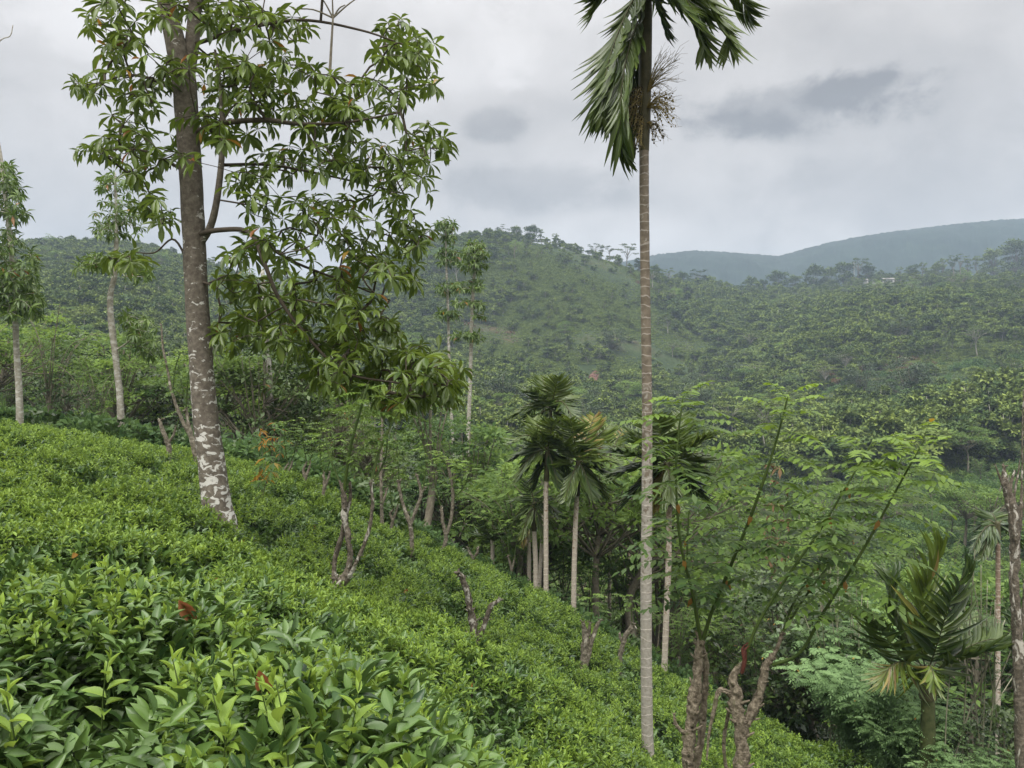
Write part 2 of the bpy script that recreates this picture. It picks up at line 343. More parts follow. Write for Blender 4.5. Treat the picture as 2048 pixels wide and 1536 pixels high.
# ------------------------------------------------------------------ the lie of the land
CTRL = [  # photo pixel and distance: the tea tops near by, the ground further off
 (100, 1490, 1.8), (480, 1440, 2.0), (850, 1530, 2.4), (-300, 1500, 1.8), (928, 1488, 5), (1000, 1300, 8), (680, 1225, 8.5), (440, 1065, 9.5),
 (0, 1100, 6), (0, 905, 12), (0, 868, 16), (300, 930, 15), (600, 968, 18), (825, 1108, 18), (885, 1103, 21), (1100, 1212, 20), (950, 1312, 10.5),
 (1175, 1322, 14), (1295, 1535, 10), (1400, 1455, 13), (1700, 1535, 13.5), (1450, 1432, 15.5), (2000, 1640, 14), (1385, 1700, 6), (1480, 1750, 5.6),
 (2400, 1900, 9), (2400, 1700, 16), (-400, 900, 10), (-400, 840, 18), (480, 1200, 5.5), (700, 1400, 4.2), (300, 1250, 3.6), (1150, 1700, 5), (1700, 2000, 6),
 (-700, 850, 30), (0, 885, 30), (300, 935, 30), (600, 1010, 30), (1000, 1245, 30), (1400, 1480, 30), (1800, 1545, 30), (2500, 1600, 30),
 (-700, 830, 60), (0, 865, 60), (600, 990, 60), (1000, 1120, 60), (1400, 1190, 60), (2048, 1220, 60), (2700, 1220, 60),
 (-700, 720, 120), (0, 775, 120), (600, 850, 120), (1000, 920, 120), (1400, 975, 120), (2048, 930, 120), (2700, 900, 120),
 (-700, 610, 220), (0, 650, 220), (600, 725, 220), (1000, 805, 220), (1400, 840, 220), (1700, 790, 220), (2048, 745, 220), (2700, 700, 220),
 (-700, 550, 330), (0, 556, 330), (350, 560, 330), (600, 640, 330), (1000, 655, 330), (1250, 665, 330), (1400, 715, 330), (1700, 650, 330), (2048, 610, 330), (2700, 590, 330),
 (-700, 525, 440), (0, 512, 440), (150, 506, 440), (350, 532, 440), (600, 575, 440), (780, 530, 440), (900, 500, 440), (1030, 484, 440), (1130, 505, 440), (1250, 538, 440), (1400, 610, 440), (1600, 622, 440), (2048, 578, 440), (2700, 560, 440),
 (-700, 560, 570), (0, 545, 570), (350, 560, 570), (600, 600, 570), (1030, 560, 570), (1250, 575, 570), (1430, 588, 570), (1700, 572, 570), (1900, 560, 570), (2048, 548, 570), (2700, 525, 570),
 (-700, 640, 800), (300, 650, 800), (1000, 650, 800), (1600, 655, 800), (2048, 650, 800), (2700, 640, 800), (0, 700, 1500), (1000, 700, 1500), (2048, 700, 1500), (-700, 720, 2600), (1024, 720, 2600), (2700, 720, 2600)]
NEAR = [(0, 0, -.95), (-3, 1, -.92), (3, 3, -3.2), (3, 0, -2.7), (-8, 0, -.95), (-12, 5, -1.0), (0, -4, -.7), (-6, -5, -.7), (6, -4, -4.4), (8, 5, -6.4), (-1.2, .6, -.85), (1, 1, -1.6)]
def uv(x, y):
    w = np.maximum(y + 8, .5); return x / w * 2.2, np.log(w), w
def tps_fit():
    P = np.array([at(*c) for c in CTRL] + [np.array(n, float) for n in NEAR])
    U, V, w = uv(P[:, 0], P[:, 1]); A = np.c_[U, V]; s = P[:, 2] / w
    d = np.linalg.norm(A[:, None] - A[None], axis=2); K = np.where(d > 0, d * d * np.log(d + 1e-12), 0) + np.eye(len(A)) * 2e-3
    n = len(A); Q = np.c_[np.ones(n), A]; Mx = np.block([[K, Q], [Q.T, np.zeros((3, 3))]])
    return A, np.linalg.solve(Mx, np.r_[s, np.zeros(3)])
TA, TW = tps_fit()
def surf(x, y):
    """tea tops where tea grows, bare ground elsewhere"""
    x = np.atleast_1d(np.asarray(x, float)); y = np.atleast_1d(np.asarray(y, float)); out = np.empty(len(x))
    for a in range(0, len(x), 20000):
        xs, ys = x[a:a + 20000], y[a:a + 20000]; U, V, w = uv(xs, ys)
        d2 = (U[:, None] - TA[None, :, 0]) ** 2 + (V[:, None] - TA[None, :, 1]) ** 2
        K = .5 * d2 * np.log(d2 + 1e-12)
        out[a:a + 20000] = (K @ TW[:-3] + TW[-3] + U * TW[-2] + V * TW[-1]) * w
    return out
EDGE_X = np.array([-40, -12, -9, -5.5, -3, -2, 0, 1.5, 3, 4.2, 5.5, 7, 9, 20.]); EDGE_Y = np.array([24, 21, 20, 19.5, 21, 22, 21, 20, 18, 16.3, 14.6, 13.2, 11, 2.])
def tea_mask(x, y):
    return np.clip((np.interp(x, EDGE_X, EDGE_Y) - y) / 1.6, 0, 1)
def ground(x, y):
    x = np.atleast_1d(np.asarray(x, float)); y = np.atleast_1d(np.asarray(y, float))
    return surf(x, y) - .75 * tea_mask(x, y)
def gz(x, y): return float(ground([x], [y])[0])
# ------------------------------------------------------------------ ground sheet, mountain
def grid_obj(name, X, Y, Z, m, kind='structure'):
    r, c = X.shape; mb = MB(); idx = np.arange(r * c).reshape(r, c)
    f = np.stack([idx[:-1, :-1], idx[:-1, 1:], idx[1:, 1:], idx[1:, :-1]], -1).reshape(-1, 4)
    mb.add(np.stack([X, Y, Z], -1).reshape(-1, 3), f); o = mb.obj(name, m); return tag(o, kind=kind)
def ground_mat():
    m, nt, N, L = mat('hillside_ground'); out = N('ShaderNodeOutputMaterial'); pb = N('ShaderNodeBsdfPrincipled'); tc = N('ShaderNodeTexCoord')
    n1 = N('ShaderNodeTexNoise'); n1.inputs['Scale'].default_value = .035; n1.inputs['Detail'].default_value = 9; n1.inputs['Roughness'].default_value = .65; L(tc.outputs['Object'], n1.inputs['Vector'])
    r = ramp(N, [(.30, (.024, .040, .016)), (.50, (.040, .060, .022)), (.62, (.066, .066, .034)), (.72, (.105, .076, .048))]); L(n1.outputs['Fac'], r.inputs[0])
    n2 = N('ShaderNodeTexNoise'); n2.inputs['Scale'].default_value = 1.3; n2.inputs['Detail'].default_value = 8; L(tc.outputs['Object'], n2.inputs['Vector'])
    r2 = ramp(N, [(.3, (.45, .45, .45)), (.7, (1.25, 1.25, 1.25))]); L(n2.outputs['Fac'], r2.inputs[0])
    mx = N('ShaderNodeMix'); mx.data_type = 'RGBA'; mx.blend_type = 'MULTIPLY'; mx.inputs['Factor'].default_value = 1; L(r.outputs[0], mx.inputs[6]); L(r2.outputs[0], mx.inputs[7])
    L(mx.outputs[2], pb.inputs['Base Color']); pb.inputs['Roughness'].default_value = .95; pb.inputs['Specular IOR Level'].default_value = .1
    L(pb.outputs[0], out.inputs['Surface']); return m
gu = np.linspace(-1.5, 1.5, 300); gy = np.concatenate([np.linspace(-7, 24, 110), np.exp(np.linspace(math.log(24.4), math.log(2600), 190))])
GU, GY = np.meshgrid(gu, gy); GX = GU * (GY + 8.6)
GZ = ground(GX.ravel(), GY.ravel()).reshape(GX.shape)
far = np.clip((GY - 60) / 200, 0, 1)
GZ = GZ + far * np.array([mnoise.fractal(Vector((a * .012, b * .012, 0)), 1, 2, 5) for a, b in zip(GX.ravel(), GY.ravel())]).reshape(GX.shape) * 2.2
grid_obj('ground', GX, GY, GZ, ground_mat())

def mountain():
    PX = np.array([-1500, 300, 900, 1180, 1310, 1380, 1450, 1560, 1600, 1660, 1730, 1800, 1880, 1960, 2048, 2300, 2700, 3400]); PY = np.array([560, 585, 560, 545, 518, 509, 511, 519, 508, 493, 480, 469, 459, 451, 446, 436, 440, 520])
    px = np.linspace(-1500, 3400, 1400); t = np.linspace(0, 1, 60)
    X = np.empty((60, 1400)); Y = X.copy(); Z = X.copy()
    for j, p in enumerate(px):
        top = (768 - np.interp(p, PX, PY)) / F * 1196
        for i, ti in enumerate(t):
            y = 800 + 550 * ti; h = math.sin(min(ti / .72, 1) * math.pi / 2) if ti < .72 else 1 - ((ti - .72) / .28) ** 2 * .5
            X[i, j] = (p - 1024) / F * y; Y[i, j] = y
            w = 1 - (h - .35) ** 2 * .8 if h > .35 else 1
            nz = mnoise.fractal(Vector((X[i, j] * .006, y * .006, 3)), 1, 2.1, 4) * 10 * (1 - h ** 6) + mnoise.noise(Vector((X[i, j] * .16, y * .05, 1))) * 1.6 + mnoise.noise(Vector((X[i, j] * .45, y * .08, 4))) * 1.9
            Z[i, j] = 24 + (top - 24) * h + nz if top > 24 else 24 + nz * .2
    m = bark_mat('mountain_forest', [(.3, (.006, .016, .014)), (.55, (.013, .028, .022)), (.75, (.026, .044, .032))], scale=(1, 1, 1), nscale=.045, bump=0)
    grid_obj('mountain', X, Y, Z, m)
mountain()

def soil(name_pts, lift=.12, n=22, rag=.4):
    """a bare strip of red earth draped on the slope, between two rows of (px, py-free depth) points"""
    A, B = name_pts; A = catmull(A, n); B = catmull(B, n); m = len(A)
    T = np.linspace(0, 1, 9)[:, None, None]; P = A[None] * (1 - T) + B[None] * T
    j = np.array([[mnoise.noise(Vector((p[0] * .9, p[1] * .9, 2))) for p in row] for row in P])
    X = P[..., 0] + j * rag; Y = P[..., 1] + j * rag * 1.6
    Z = ground(X.ravel(), Y.ravel()).reshape(X.shape) + lift + np.abs(j) * .1
    return grid_obj('soil', X, Y, Z, M['soil'])
def on_slope(px, py, y0=25, y1=620):
    """where the ray through a photo pixel meets the ground"""
    y = np.exp(np.linspace(math.log(y0), math.log(y1), 900)); x = (px - 1024) / F * y
    k = np.argmax(768 - F * ground(x, y) / y < py); return np.array((x[k], y[k], 0.))
soil(([on_slope(*p) for p in ((1148, 778), (1170, 766), (1186, 748), (1194, 742))], [on_slope(*p) for p in ((1156, 780), (1180, 771), (1198, 758), (1199, 745))]), .3, rag=2.2)

# ------------------------------------------------------------------ scattering (stuff only)
LIB = bpy.data.collections.new("plant_library")           # source plants, not linked into the scene
def lib(name, mb, mats, smooth=True):
    o = bpy.data.objects.new(name, mb.mesh(name, mats, smooth=smooth)); LIB.objects.link(o); return o
def scatter(name, pts, eul, scl, idx, sources, label, cat):
    me = bpy.data.meshes.new(name); me.vertices.add(len(pts)); me.vertices.foreach_set('co', np.asarray(pts, np.float32).ravel())
    a = me.attributes.new('rot', 'FLOAT_VECTOR', 'POINT'); a.data.foreach_set('vector', np.asarray(eul, np.float32).ravel())
    a = me.attributes.new('scl', 'FLOAT', 'POINT'); a.data.foreach_set('value', np.asarray(scl, np.float32))
    a = me.attributes.new('idx', 'INT', 'POINT'); a.data.foreach_set('value', np.asarray(idx, np.int32))
    o = bpy.data.objects.new(name, me); COL.objects.link(o)
    ng = bpy.data.node_groups.new(name, 'GeometryNodeTree'); N = ng.nodes.new; L = ng.links.new
    ng.interface.new_socket('Geometry', in_out='INPUT', socket_type='NodeSocketGeometry'); ng.interface.new_socket('Geometry', in_out='OUTPUT', socket_type='NodeSocketGeometry')
    gi = N('NodeGroupInput'); go = N('NodeGroupOutput'); jn = N('GeometryNodeJoinGeometry')
    def attr(n, ty):
        q = N('GeometryNodeInputNamedAttribute'); q.data_type = ty; q.inputs['Name'].default_value = n; return q.outputs['Attribute']
    ar, as_, ai = attr('rot', 'FLOAT_VECTOR'), attr('scl', 'FLOAT'), attr('idx', 'INT')
    for k, so_ in enumerate(sources):
        oi = N('GeometryNodeObjectInfo'); oi.inputs['Object'].default_value = so_; oi.inputs['As Instance'].default_value = False
        cp = N('FunctionNodeCompare'); cp.data_type = 'INT'; cp.operation = 'EQUAL'; L(ai, cp.inputs[2]); cp.inputs[3].default_value = k
        ip = N('GeometryNodeInstanceOnPoints'); L(gi.outputs[0], ip.inputs['Points']); L(cp.outputs[0], ip.inputs['Selection'])
        L(oi.outputs['Geometry'], ip.inputs['Instance']); L(ar, ip.inputs['Rotation']); L(as_, ip.inputs['Scale']); L(ip.outputs[0], jn.inputs[0])
    L(jn.outputs[0], go.inputs[0])
    md = o.modifiers.new('scatter', 'NODES'); md.node_group = ng
    return tag(o, label, cat, None, 'stuff')

# ------------------------------------------------------------------ tea
UP = np.array((0, 0, 1.))
def tea_shoot(mb, base, h, n, size, tint, lean=(0, 0, 0), shape=LEAF_TEA, top=True, stem_mat=1):
    lv = Leaves(shape); d = unit(UP + np.asarray(lean)); a0 = rng.uniform(0, 6.28)
    pts = [np.asarray(base) + d * h * t + np.array((math.sin(t * 3 + a0), math.cos(t * 2 + a0), 0)) * h * .03 for t in np.linspace(0, 1, 5)]
    tube(mb, pts, [min(h * .022 + .0012, .0026), .0014], 5, mat=stem_mat, tint=tint * .8)
    for k in range(n):
        t = (k + .6) / n; a = a0 + k * 2.4 + rng.normal(0, .25); el = .25 + .9 * t + rng.normal(0, .18)
        if el > 1.35: el = 1.35
        dd = np.array((math.cos(a) * math.cos(el), math.sin(a) * math.cos(el), math.sin(el))) + (d - UP) * .6
        L = size * (1.15 - .55 * t ** 2) * rng.uniform(.8, 1.15)
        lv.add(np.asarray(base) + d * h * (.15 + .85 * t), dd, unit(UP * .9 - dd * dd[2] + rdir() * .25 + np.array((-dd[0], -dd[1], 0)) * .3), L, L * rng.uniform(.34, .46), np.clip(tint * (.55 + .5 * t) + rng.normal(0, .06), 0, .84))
    if top: lv.add(np.asarray(base) + d * h, d + rdir() * .15, rdir(), size * .5, size * .10, min(.84, tint * 1.1))
    lv.into(mb, 0)
def tea_clump(mb, r, n, size, tint, shape, flat=.4):
    lv = Leaves(shape)
    for k in range(n):
        a = rng.uniform(0, 6.28); el = rng.normal(flat, .35); dd = np.array((math.cos(a) * math.cos(el), math.sin(a) * math.cos(el), math.sin(el)))
        q = rng.uniform(.0, 1) ** .6 * r; p = np.array((math.cos(a) * q, math.sin(a) * q, rng.uniform(-.06, .03)))
        L = size * rng.uniform(.7, 1.2)
        lv.add(p, dd, unit(UP + rdir() * .5), L, L * rng.uniform(.36, .48), np.clip(tint + rng.normal(0, .2), 0, .84))
    lv.into(mb, 0)
tea_src = []
for k in range(6):
    mb = MB(); tea_shoot(mb, (0, 0, -.05), rng.uniform(.08, .14), rng.integers(5, 8), .058, (.34, .46, .56, .66, .76, .84)[k]); tea_src.append(lib('tea_shoot', mb, [M['tea_young'], M['green_stem']]))
for k in range(5):
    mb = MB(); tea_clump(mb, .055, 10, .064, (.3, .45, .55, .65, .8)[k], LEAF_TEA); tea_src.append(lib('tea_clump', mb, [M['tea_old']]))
for k in range(4):        # fuller tufts for further off
    mb = MB()
    for q in range(4): tea_shoot(mb, (rng.normal(0, .07), rng.normal(0, .07), -.06), rng.uniform(.08, .14), 6, .060, rng.uniform(.28, .84), rdir() * .25, LEAF_TEA_LO, False)
    tea_src.append(lib('tea_tuft', mb, [M['tea_young'], M['green_stem']]))
for k in range(3):
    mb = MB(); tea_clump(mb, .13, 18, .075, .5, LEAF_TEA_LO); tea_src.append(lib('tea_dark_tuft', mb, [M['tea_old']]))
def on_tea(px, py):
    y = np.exp(np.linspace(math.log(1.2), math.log(22), 500)); x = (px - 1024) / F * y; z = surf(x, y); k = np.argmax(768 - F * z / y < py); return np.array((x[k], y[k]))
PATHS = [[on_tea(*q) for q in pl] for pl in ([(230, 925), (300, 945), (370, 985), (430, 1010), (500, 1060), (640, 1110), (760, 1180)], [(905, 1240), (960, 1290), (1010, 1335), (1060, 1375), (1150, 1440)], [(120, 1160), (230, 1180), (330, 1230), (520, 1290), (700, 1390)], [(560, 1010), (680, 1060), (800, 1140), (930, 1190), (1080, 1270)])]
def bush_relief(x, y):
    """rounded tops of single bushes with dark gaps between, and a few wider picking paths"""
    s = 1.05; gx = x / s + .35 * y / s * 0; gyy = y / s; best = np.full(len(x), 9.)
    ix, iy = np.floor(gx).astype(int), np.floor(gyy).astype(int); tone = np.zeros(len(x))
    for dx in (-1, 0, 1):
        for dy in (-1, 0, 1):
            cx, cy = ix + dx, iy + dy; hsh = (cx * 73856093 ^ cy * 19349663) & 0xffff
            jx = ((hsh * 7919) % 1000) / 1000.; jy = ((hsh * 104729) % 997) / 997.
            d = np.hypot(gx - cx - .2 - .6 * jx, gyy - cy - .2 - .6 * jy) * s
            tone = np.where(d < best, ((hsh * 31) % 101) / 101., tone); best = np.minimum(best, d)
    h = .17 * (1 - (best / .60) ** 2); h = np.maximum(h, -.30) + (tone - .5) * .10
    for pl in PATHS:                                   # narrow picking paths sunk between the bushes
        for a, b in zip(pl[:-1], pl[1:]):
            d = b - a; t = np.clip(((x - a[0]) * d[0] + (y - a[1]) * d[1]) / (d @ d), 0, 1); q = np.hypot(x - a[0] - t * d[0], y - a[1] - t * d[1])
            h = h - .34 * np.exp(-(q / .26) ** 2); best = np.where(q < .17, 9., best)
    return h, best, tone
def tea_points(n, y0, y1, keep):
    """random points over the tea slope inside a wide view wedge, thinned by keep(r)"""
    y = rng.uniform(y0, y1, n); x = rng.uniform(-1, 1, n) * (.74 * y1 + 1.2)
    ok = (np.abs(x) < .74 * y + 1.2) & (tea_mask(x, y) > .05)
    x, y = x[ok], y[ok]; k = rng.uniform(0, 1, len(x)) < keep(np.hypot(x, y)); x, y = x[k], y[k]
    z = surf(x, y); py = 768 - F * z / y; return x[py < 2300], y[py < 2300], z[py < 2300]
def build_tea():
    PTS, EUL, SC, ID = [], [], [], []
    def put(x, y, z, ids, s0, s1, tilt):
        n = len(x); PTS.append(np.c_[x, y, z]); EUL.append(np.c_[rng.normal(0, tilt, n) - .05, rng.normal(0, tilt, n) + .10, rng.uniform(0, 6.28, n)])
        SC.append(rng.uniform(s0, s1, n)); ID.append(rng.choice(ids, n))
    SH, CL, TU, DT = list(range(6)), list(range(6, 11)), list(range(11, 15)), list(range(15, 18))
    def layer(dens, y0, y1, ids, dz, s0, s1, tilt, gapkeep, hmin=-1):
        area = (y1 - y0) * 2 * (.74 * y1 + 1.2); x, y, z = tea_points(int(dens * area), y0, y1, lambda r: np.ones_like(r))
        h, b, tone = bush_relief(x, y); k = (b < gapkeep) & (np.abs(tone * 37 % 1) > hmin)
        x, y, z, h = x[k], y[k], z[k], h[k]
        clear = np.hypot(x, y) > 1.25
        put(x[clear], y[clear], (z + h + rng.normal(0, .025, len(x)) + dz)[clear], ids, s0, s1, tilt)
    # near: single shoots over dark mature leaf
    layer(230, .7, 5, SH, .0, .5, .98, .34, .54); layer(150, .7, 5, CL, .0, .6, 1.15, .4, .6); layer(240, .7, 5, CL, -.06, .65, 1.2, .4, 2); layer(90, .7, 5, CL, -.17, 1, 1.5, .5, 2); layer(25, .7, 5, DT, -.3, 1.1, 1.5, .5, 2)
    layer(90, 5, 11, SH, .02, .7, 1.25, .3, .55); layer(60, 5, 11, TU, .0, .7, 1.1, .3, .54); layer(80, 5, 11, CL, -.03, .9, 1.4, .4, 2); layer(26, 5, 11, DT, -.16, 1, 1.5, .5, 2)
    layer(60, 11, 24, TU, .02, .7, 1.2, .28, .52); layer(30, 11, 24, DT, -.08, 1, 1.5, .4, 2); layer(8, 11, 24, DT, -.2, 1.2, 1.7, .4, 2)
    P = np.concatenate(PTS); print('tea instances', len(P))
    scatter('tea_bushes', P, np.concatenate(EUL), np.concatenate(SC), np.concatenate(ID), tea_src, 'clipped green tea bushes covering the whole near slope', 'tea bushes')
build_tea()
def tea_top(px, y):
    x = (px - 1024) / F * y; z = surf([x], [y]); h, _, _ = bush_relief(np.array([x]), np.array([float(y)])); return np.array((x, y, float(z[0] + h[0])))
def tea_at(px, py, y0=1.2, y1=22):
    y = np.exp(np.linspace(math.log(y0), math.log(y1), 500)); x = (px - 1024) / F * y; z = surf(x, y) + bush_relief(x, y)[0]
    k = np.argmax(768 - F * z / y < py); return np.array((x[k], y[k], z[k]))

# ------------------------------------------------------------------ trees whose leaves grow in whorls
def whorl(lv, p, d, n, L, tint, spread=1.15, droop=.7):
    d = unit(d); ref = np.array((.3, .2, 1)); u = unit(np.cross(d, ref)); w = np.cross(d, u); a0 = rng.uniform(0, 6.28)
    for k in range(n):
        a = a0 + k * 6.283 / n + rng.normal(0, .18); sp = spread + rng.normal(0, .22)
        dd = d * math.cos(sp) + (u * math.cos(a) + w * math.sin(a)) * math.sin(sp) + np.array((0, 0, -droop * rng.uniform(.5, 1.3)))
        l = L * rng.uniform(.65, 1.12); t = tint + rng.normal(0, .16)
        t = rng.uniform(.89, 1.0) if rng.uniform() < .012 else np.clip(t, 0, .84)
        lv.add(p + dd * .01, dd, unit(UP + d * .4 + rdir() * .3), l, l * rng.uniform(.25, .35), t)
def grow(roots, tips, sag=.05, jitter=.12):
    """join every tip to the nearest limb already grown; returns strands and a radius for each (thicker where many tips hang on it)"""
    nodes = [np.asarray(p) for p in roots]; par = [-1] * len(nodes); strands = []
    order = np.argsort([min(np.linalg.norm(t - r) for r in nodes) for t in tips])
    arr = np.array(nodes)
    for k in order:
        t = tips[k]; dist = np.linalg.norm(arr - t, axis=1) + np.maximum(0, arr[:, 2] - t[2]) * .25
        j = int(np.argmin(dist)); a = arr[j]; m = max(2, int(np.linalg.norm(t - a) / .22)); path = [a]; ids = [j]
        for q in range(1, m + 1):
            f = q / m; p = a + (t - a) * f + np.array((0, 0, sag * math.sin(f * math.pi) * np.linalg.norm(t - a))) + (rdir() * jitter * .22 if q < m else 0)
            path.append(p); nodes.append(p); par.append(ids[-1]); ids.append(len(nodes) - 1)
        arr = np.array(nodes); strands.append(ids)
    load = np.zeros(len(nodes))
    for ids in strands:
        load[ids[-1]] += 1
    for i in range(len(nodes) - 1, -1, -1):
        if par[i] >= 0: load[par[i]] += load[i]
    return nodes, strands, load
def whorl_tree(name, label, cat, depth, trunk, forks, ellipses, leaf_len, per, lmat, bmat, group=None, dz=.9, tint=.42, trunk_bump=.06, seg=14, base_y=None, r0=.004, root_from=.25, extra=None, shape=LEAF_OBO, loseg=5):
    b = trunk[0]; base = at(b[0], b[1], depth); base[2] = gz(base[0], base[1]) - .05
    root = empty(name, base, label, cat, group)
    tp = [at(p[0], p[1], depth + (p[3] if len(p) > 3 else 0)) for p in trunk]; tr = [p[2] * .47 / F * depth for p in trunk]
    if tp[0][2] > base[2]: tp = [base + (tp[0] - base) * np.array((.6, .6, 0))] + tp; tr = [tr[0] * 1.12] + tr
    cur = catmull(tp, 8); mb = MB(); tube(mb, cur, tr, seg, trunk_bump, 3.5, seed=rnd.random() * 50)
    roots = list(cur[int(len(cur) * root_from):])
    for fk in forks:
        c = catmull([at(p[0], p[1], depth + (p[3] if len(p) > 3 else 0)) for p in fk], 6)
        tube(mb, c, [p[2] * (.5 if p[2] > 20 else .38) / F * depth for p in fk], 8, trunk_bump, 4, mat=0 if fk[0][2] > 19 else 1); roots += list(c)
    tips = []
    for (cx, cy, rx, ry, n) in ellipses:
        for _ in range(n):
            a = rng.uniform(0, 6.28); q = math.sqrt(rng.uniform()); tips.append(at(cx + rx * q * math.cos(a), cy + ry * q * math.sin(a), depth + np.clip(rng.normal(0, dz * .6), -dz, dz)))
    nodes, strands, load = grow(roots, tips); lv = Leaves(shape)
    for ids in strands:
        pts = [nodes[i] for i in ids]; rad = [r0 * min(max(load[i], 1), 60) ** .42 for i in ids]; rad[0] = rad[1]
        tube(mb, pts, rad, loseg, cap=False, mat=1)
        d = unit(pts[-1] - pts[-2]) * .7 + UP * .5
        whorl(lv, pts[-1], d, int(rng.integers(per[0], per[1])), leaf_len * rng.uniform(.8, 1.1), tint)
        if len(pts) > 3 and rng.uniform() < .5: whorl(lv, pts[-2], d, int(per[0] * .6), leaf_len * .9, tint)
    mb.obj('trunk', [bmat, M['bark_twig'] if lmat is M['tree_leaf'] else bmat], root, base)
    ml = MB(); lv.into(ml); ml.obj('crown', lmat, root, base)
    return root, base
def main_tree():
    E = [(225, 35, 50, 45, 11), (185, 165, 36, 22, 6), (255, 110, 55, 45, 9), (290, 185, 40, 40, 9), (250, 255, 50, 30, 8), (190, 300, 30, 16, 5), (285, 325, 45, 35, 10), (300, 400, 22, 22, 4),
         (238, 515, 22, 14, 3), (275, 520, 22, 14, 3), (335, 440, 16, 20, 3),
         (430, 30, 120, 40, 24), (420, 150, 110, 45, 26), (560, 150, 90, 36, 17), (480, 235, 80, 45, 18), (560, 60, 50, 40, 8), (400, 270, 60, 50, 10),
         (795, 85, 50, 50, 13), (845, 130, 42, 60, 13), (745, 195, 80, 45, 18), (655, 220, 70, 50, 16), (850, 285, 45, 40, 11), (720, 320, 90, 40, 18), (600, 315, 70, 40, 12), (800, 375, 55, 45, 13), (660, 148, 16, 8, 3),
         (560, 420, 70, 40, 10), (680, 430, 90, 45, 16), (820, 465, 45, 40, 12), (480, 365, 50, 40, 7), (540, 510, 80, 35, 14), (700, 515, 80, 45, 18), (810, 540, 32, 30, 6),
         (600, 585, 85, 45, 19), (480, 585, 55, 45, 11), (710, 605, 55, 30, 10), (640, 680, 80, 40, 20), (740, 670, 65, 36, 18), (450, 665, 40, 26, 8), (540, 650, 60, 30, 9),
         (690, 745, 75, 34, 20), (820, 730, 75, 38, 26), (872, 775, 48, 28, 16), (790, 800, 55, 20, 12), (900, 745, 28, 24, 6),
         (330, -120, 260, 90, 45), (700, -130, 140, 70, 18), (520, -260, 260, 90, 45), (260, -260, 160, 80, 25)]
    trunk = [(442, 1070, 74), (436, 1020, 62), (425, 940, 56), (412, 840, 52), (402, 720, 49), (394, 600, 47), (388, 480, 46), (382, 360, 47), (374, 240, 47), (368, 160, 50), (352, 90, 42), (336, 20, 38), (322, -60, 34), (315, -180, 30), (320, -300, 18)]
    forks = [[(371, 165, 34), (384, 90, 30, .1), (392, 0, 27, .2), (410, -120, 22, .4), (440, -250, 12, .5)],
             [(392, 500, 20), (422, 450, 19, -.1), (438, 370, 17, -.2), (445, 270, 14, -.2), (440, 170, 10, -.2), (430, 100, 6, -.2)],
             [(390, 265, 16), (450, 246, 15, -.3), (530, 240, 13, -.5), (600, 248, 10, -.5), (690, 245, 7, -.4), (800, 225, 4, -.3)],
             [(392, 470, 15), (440, 460, 13, -.3), (500, 466, 12, -.5), (530, 530, 11, -.6), (560, 600, 9, -.6), (620, 680, 8, -.6), (690, 745, 7, -.5), (790, 765, 5, -.4), (860, 775, 3, -.4)],
             [(500, 466, 8, -.5), (580, 520, 8, .2), (680, 560, 6, .3), (780, 600, 4, .3)],
             [(440, 330, 9, -.2), (540, 330, 8, .3), (650, 350, 6, .4), (780, 380, 4, .4)],
             [(372, 200, 12), (320, 165, 10), (260, 150, 6), (200, 165, 3)],
             [(380, 350, 10), (330, 320, 8), (280, 300, 6), (210, 300, 3)],
             [(390, 560, 6), (350, 480, 6), (310, 505, 4), (270, 505, 2)],
             [(384, 90, 12, .1), (480, 60, 10, -.3), (600, 40, 8, -.4), (720, 60, 6, -.4), (810, 90, 4, -.4)]]
    root, base = whorl_tree('broadleaf_tree', 'large leaning broad-leaved tree with white lichen patches on its thick brown trunk', 'tree', 9.5, trunk, forks, [(a, b, c * 1.06, d * 1.08, int(n * 2.0)) for a, b, c, d, n in E], .208, (5, 9), M['tree_leaf'], M['bark_main'], dz=1.0, tint=.46, seg=22, trunk_bump=.05, root_from=.72)
    # the bare forked flower stalk above the crown
    mb = MB(); q = lambda *p: at(p[0], p[1], 9.0)
    tube(mb, catmull([q(660, 140), (q(663, 85)), q(666, 36)], 4), [.017, .011], 6)
    for e in ((588, 18), (640, -10), (690, 10), (720, -8), (664, -20)): tube(mb, catmull([q(666, 36), q((666 + e[0]) / 2, 20 + (e[1] - 20) * .3), q(*e)], 3), [.011, .006], 5)
    mb.obj('flower_stalk', M['bark_mid'], root, base)
main_tree()
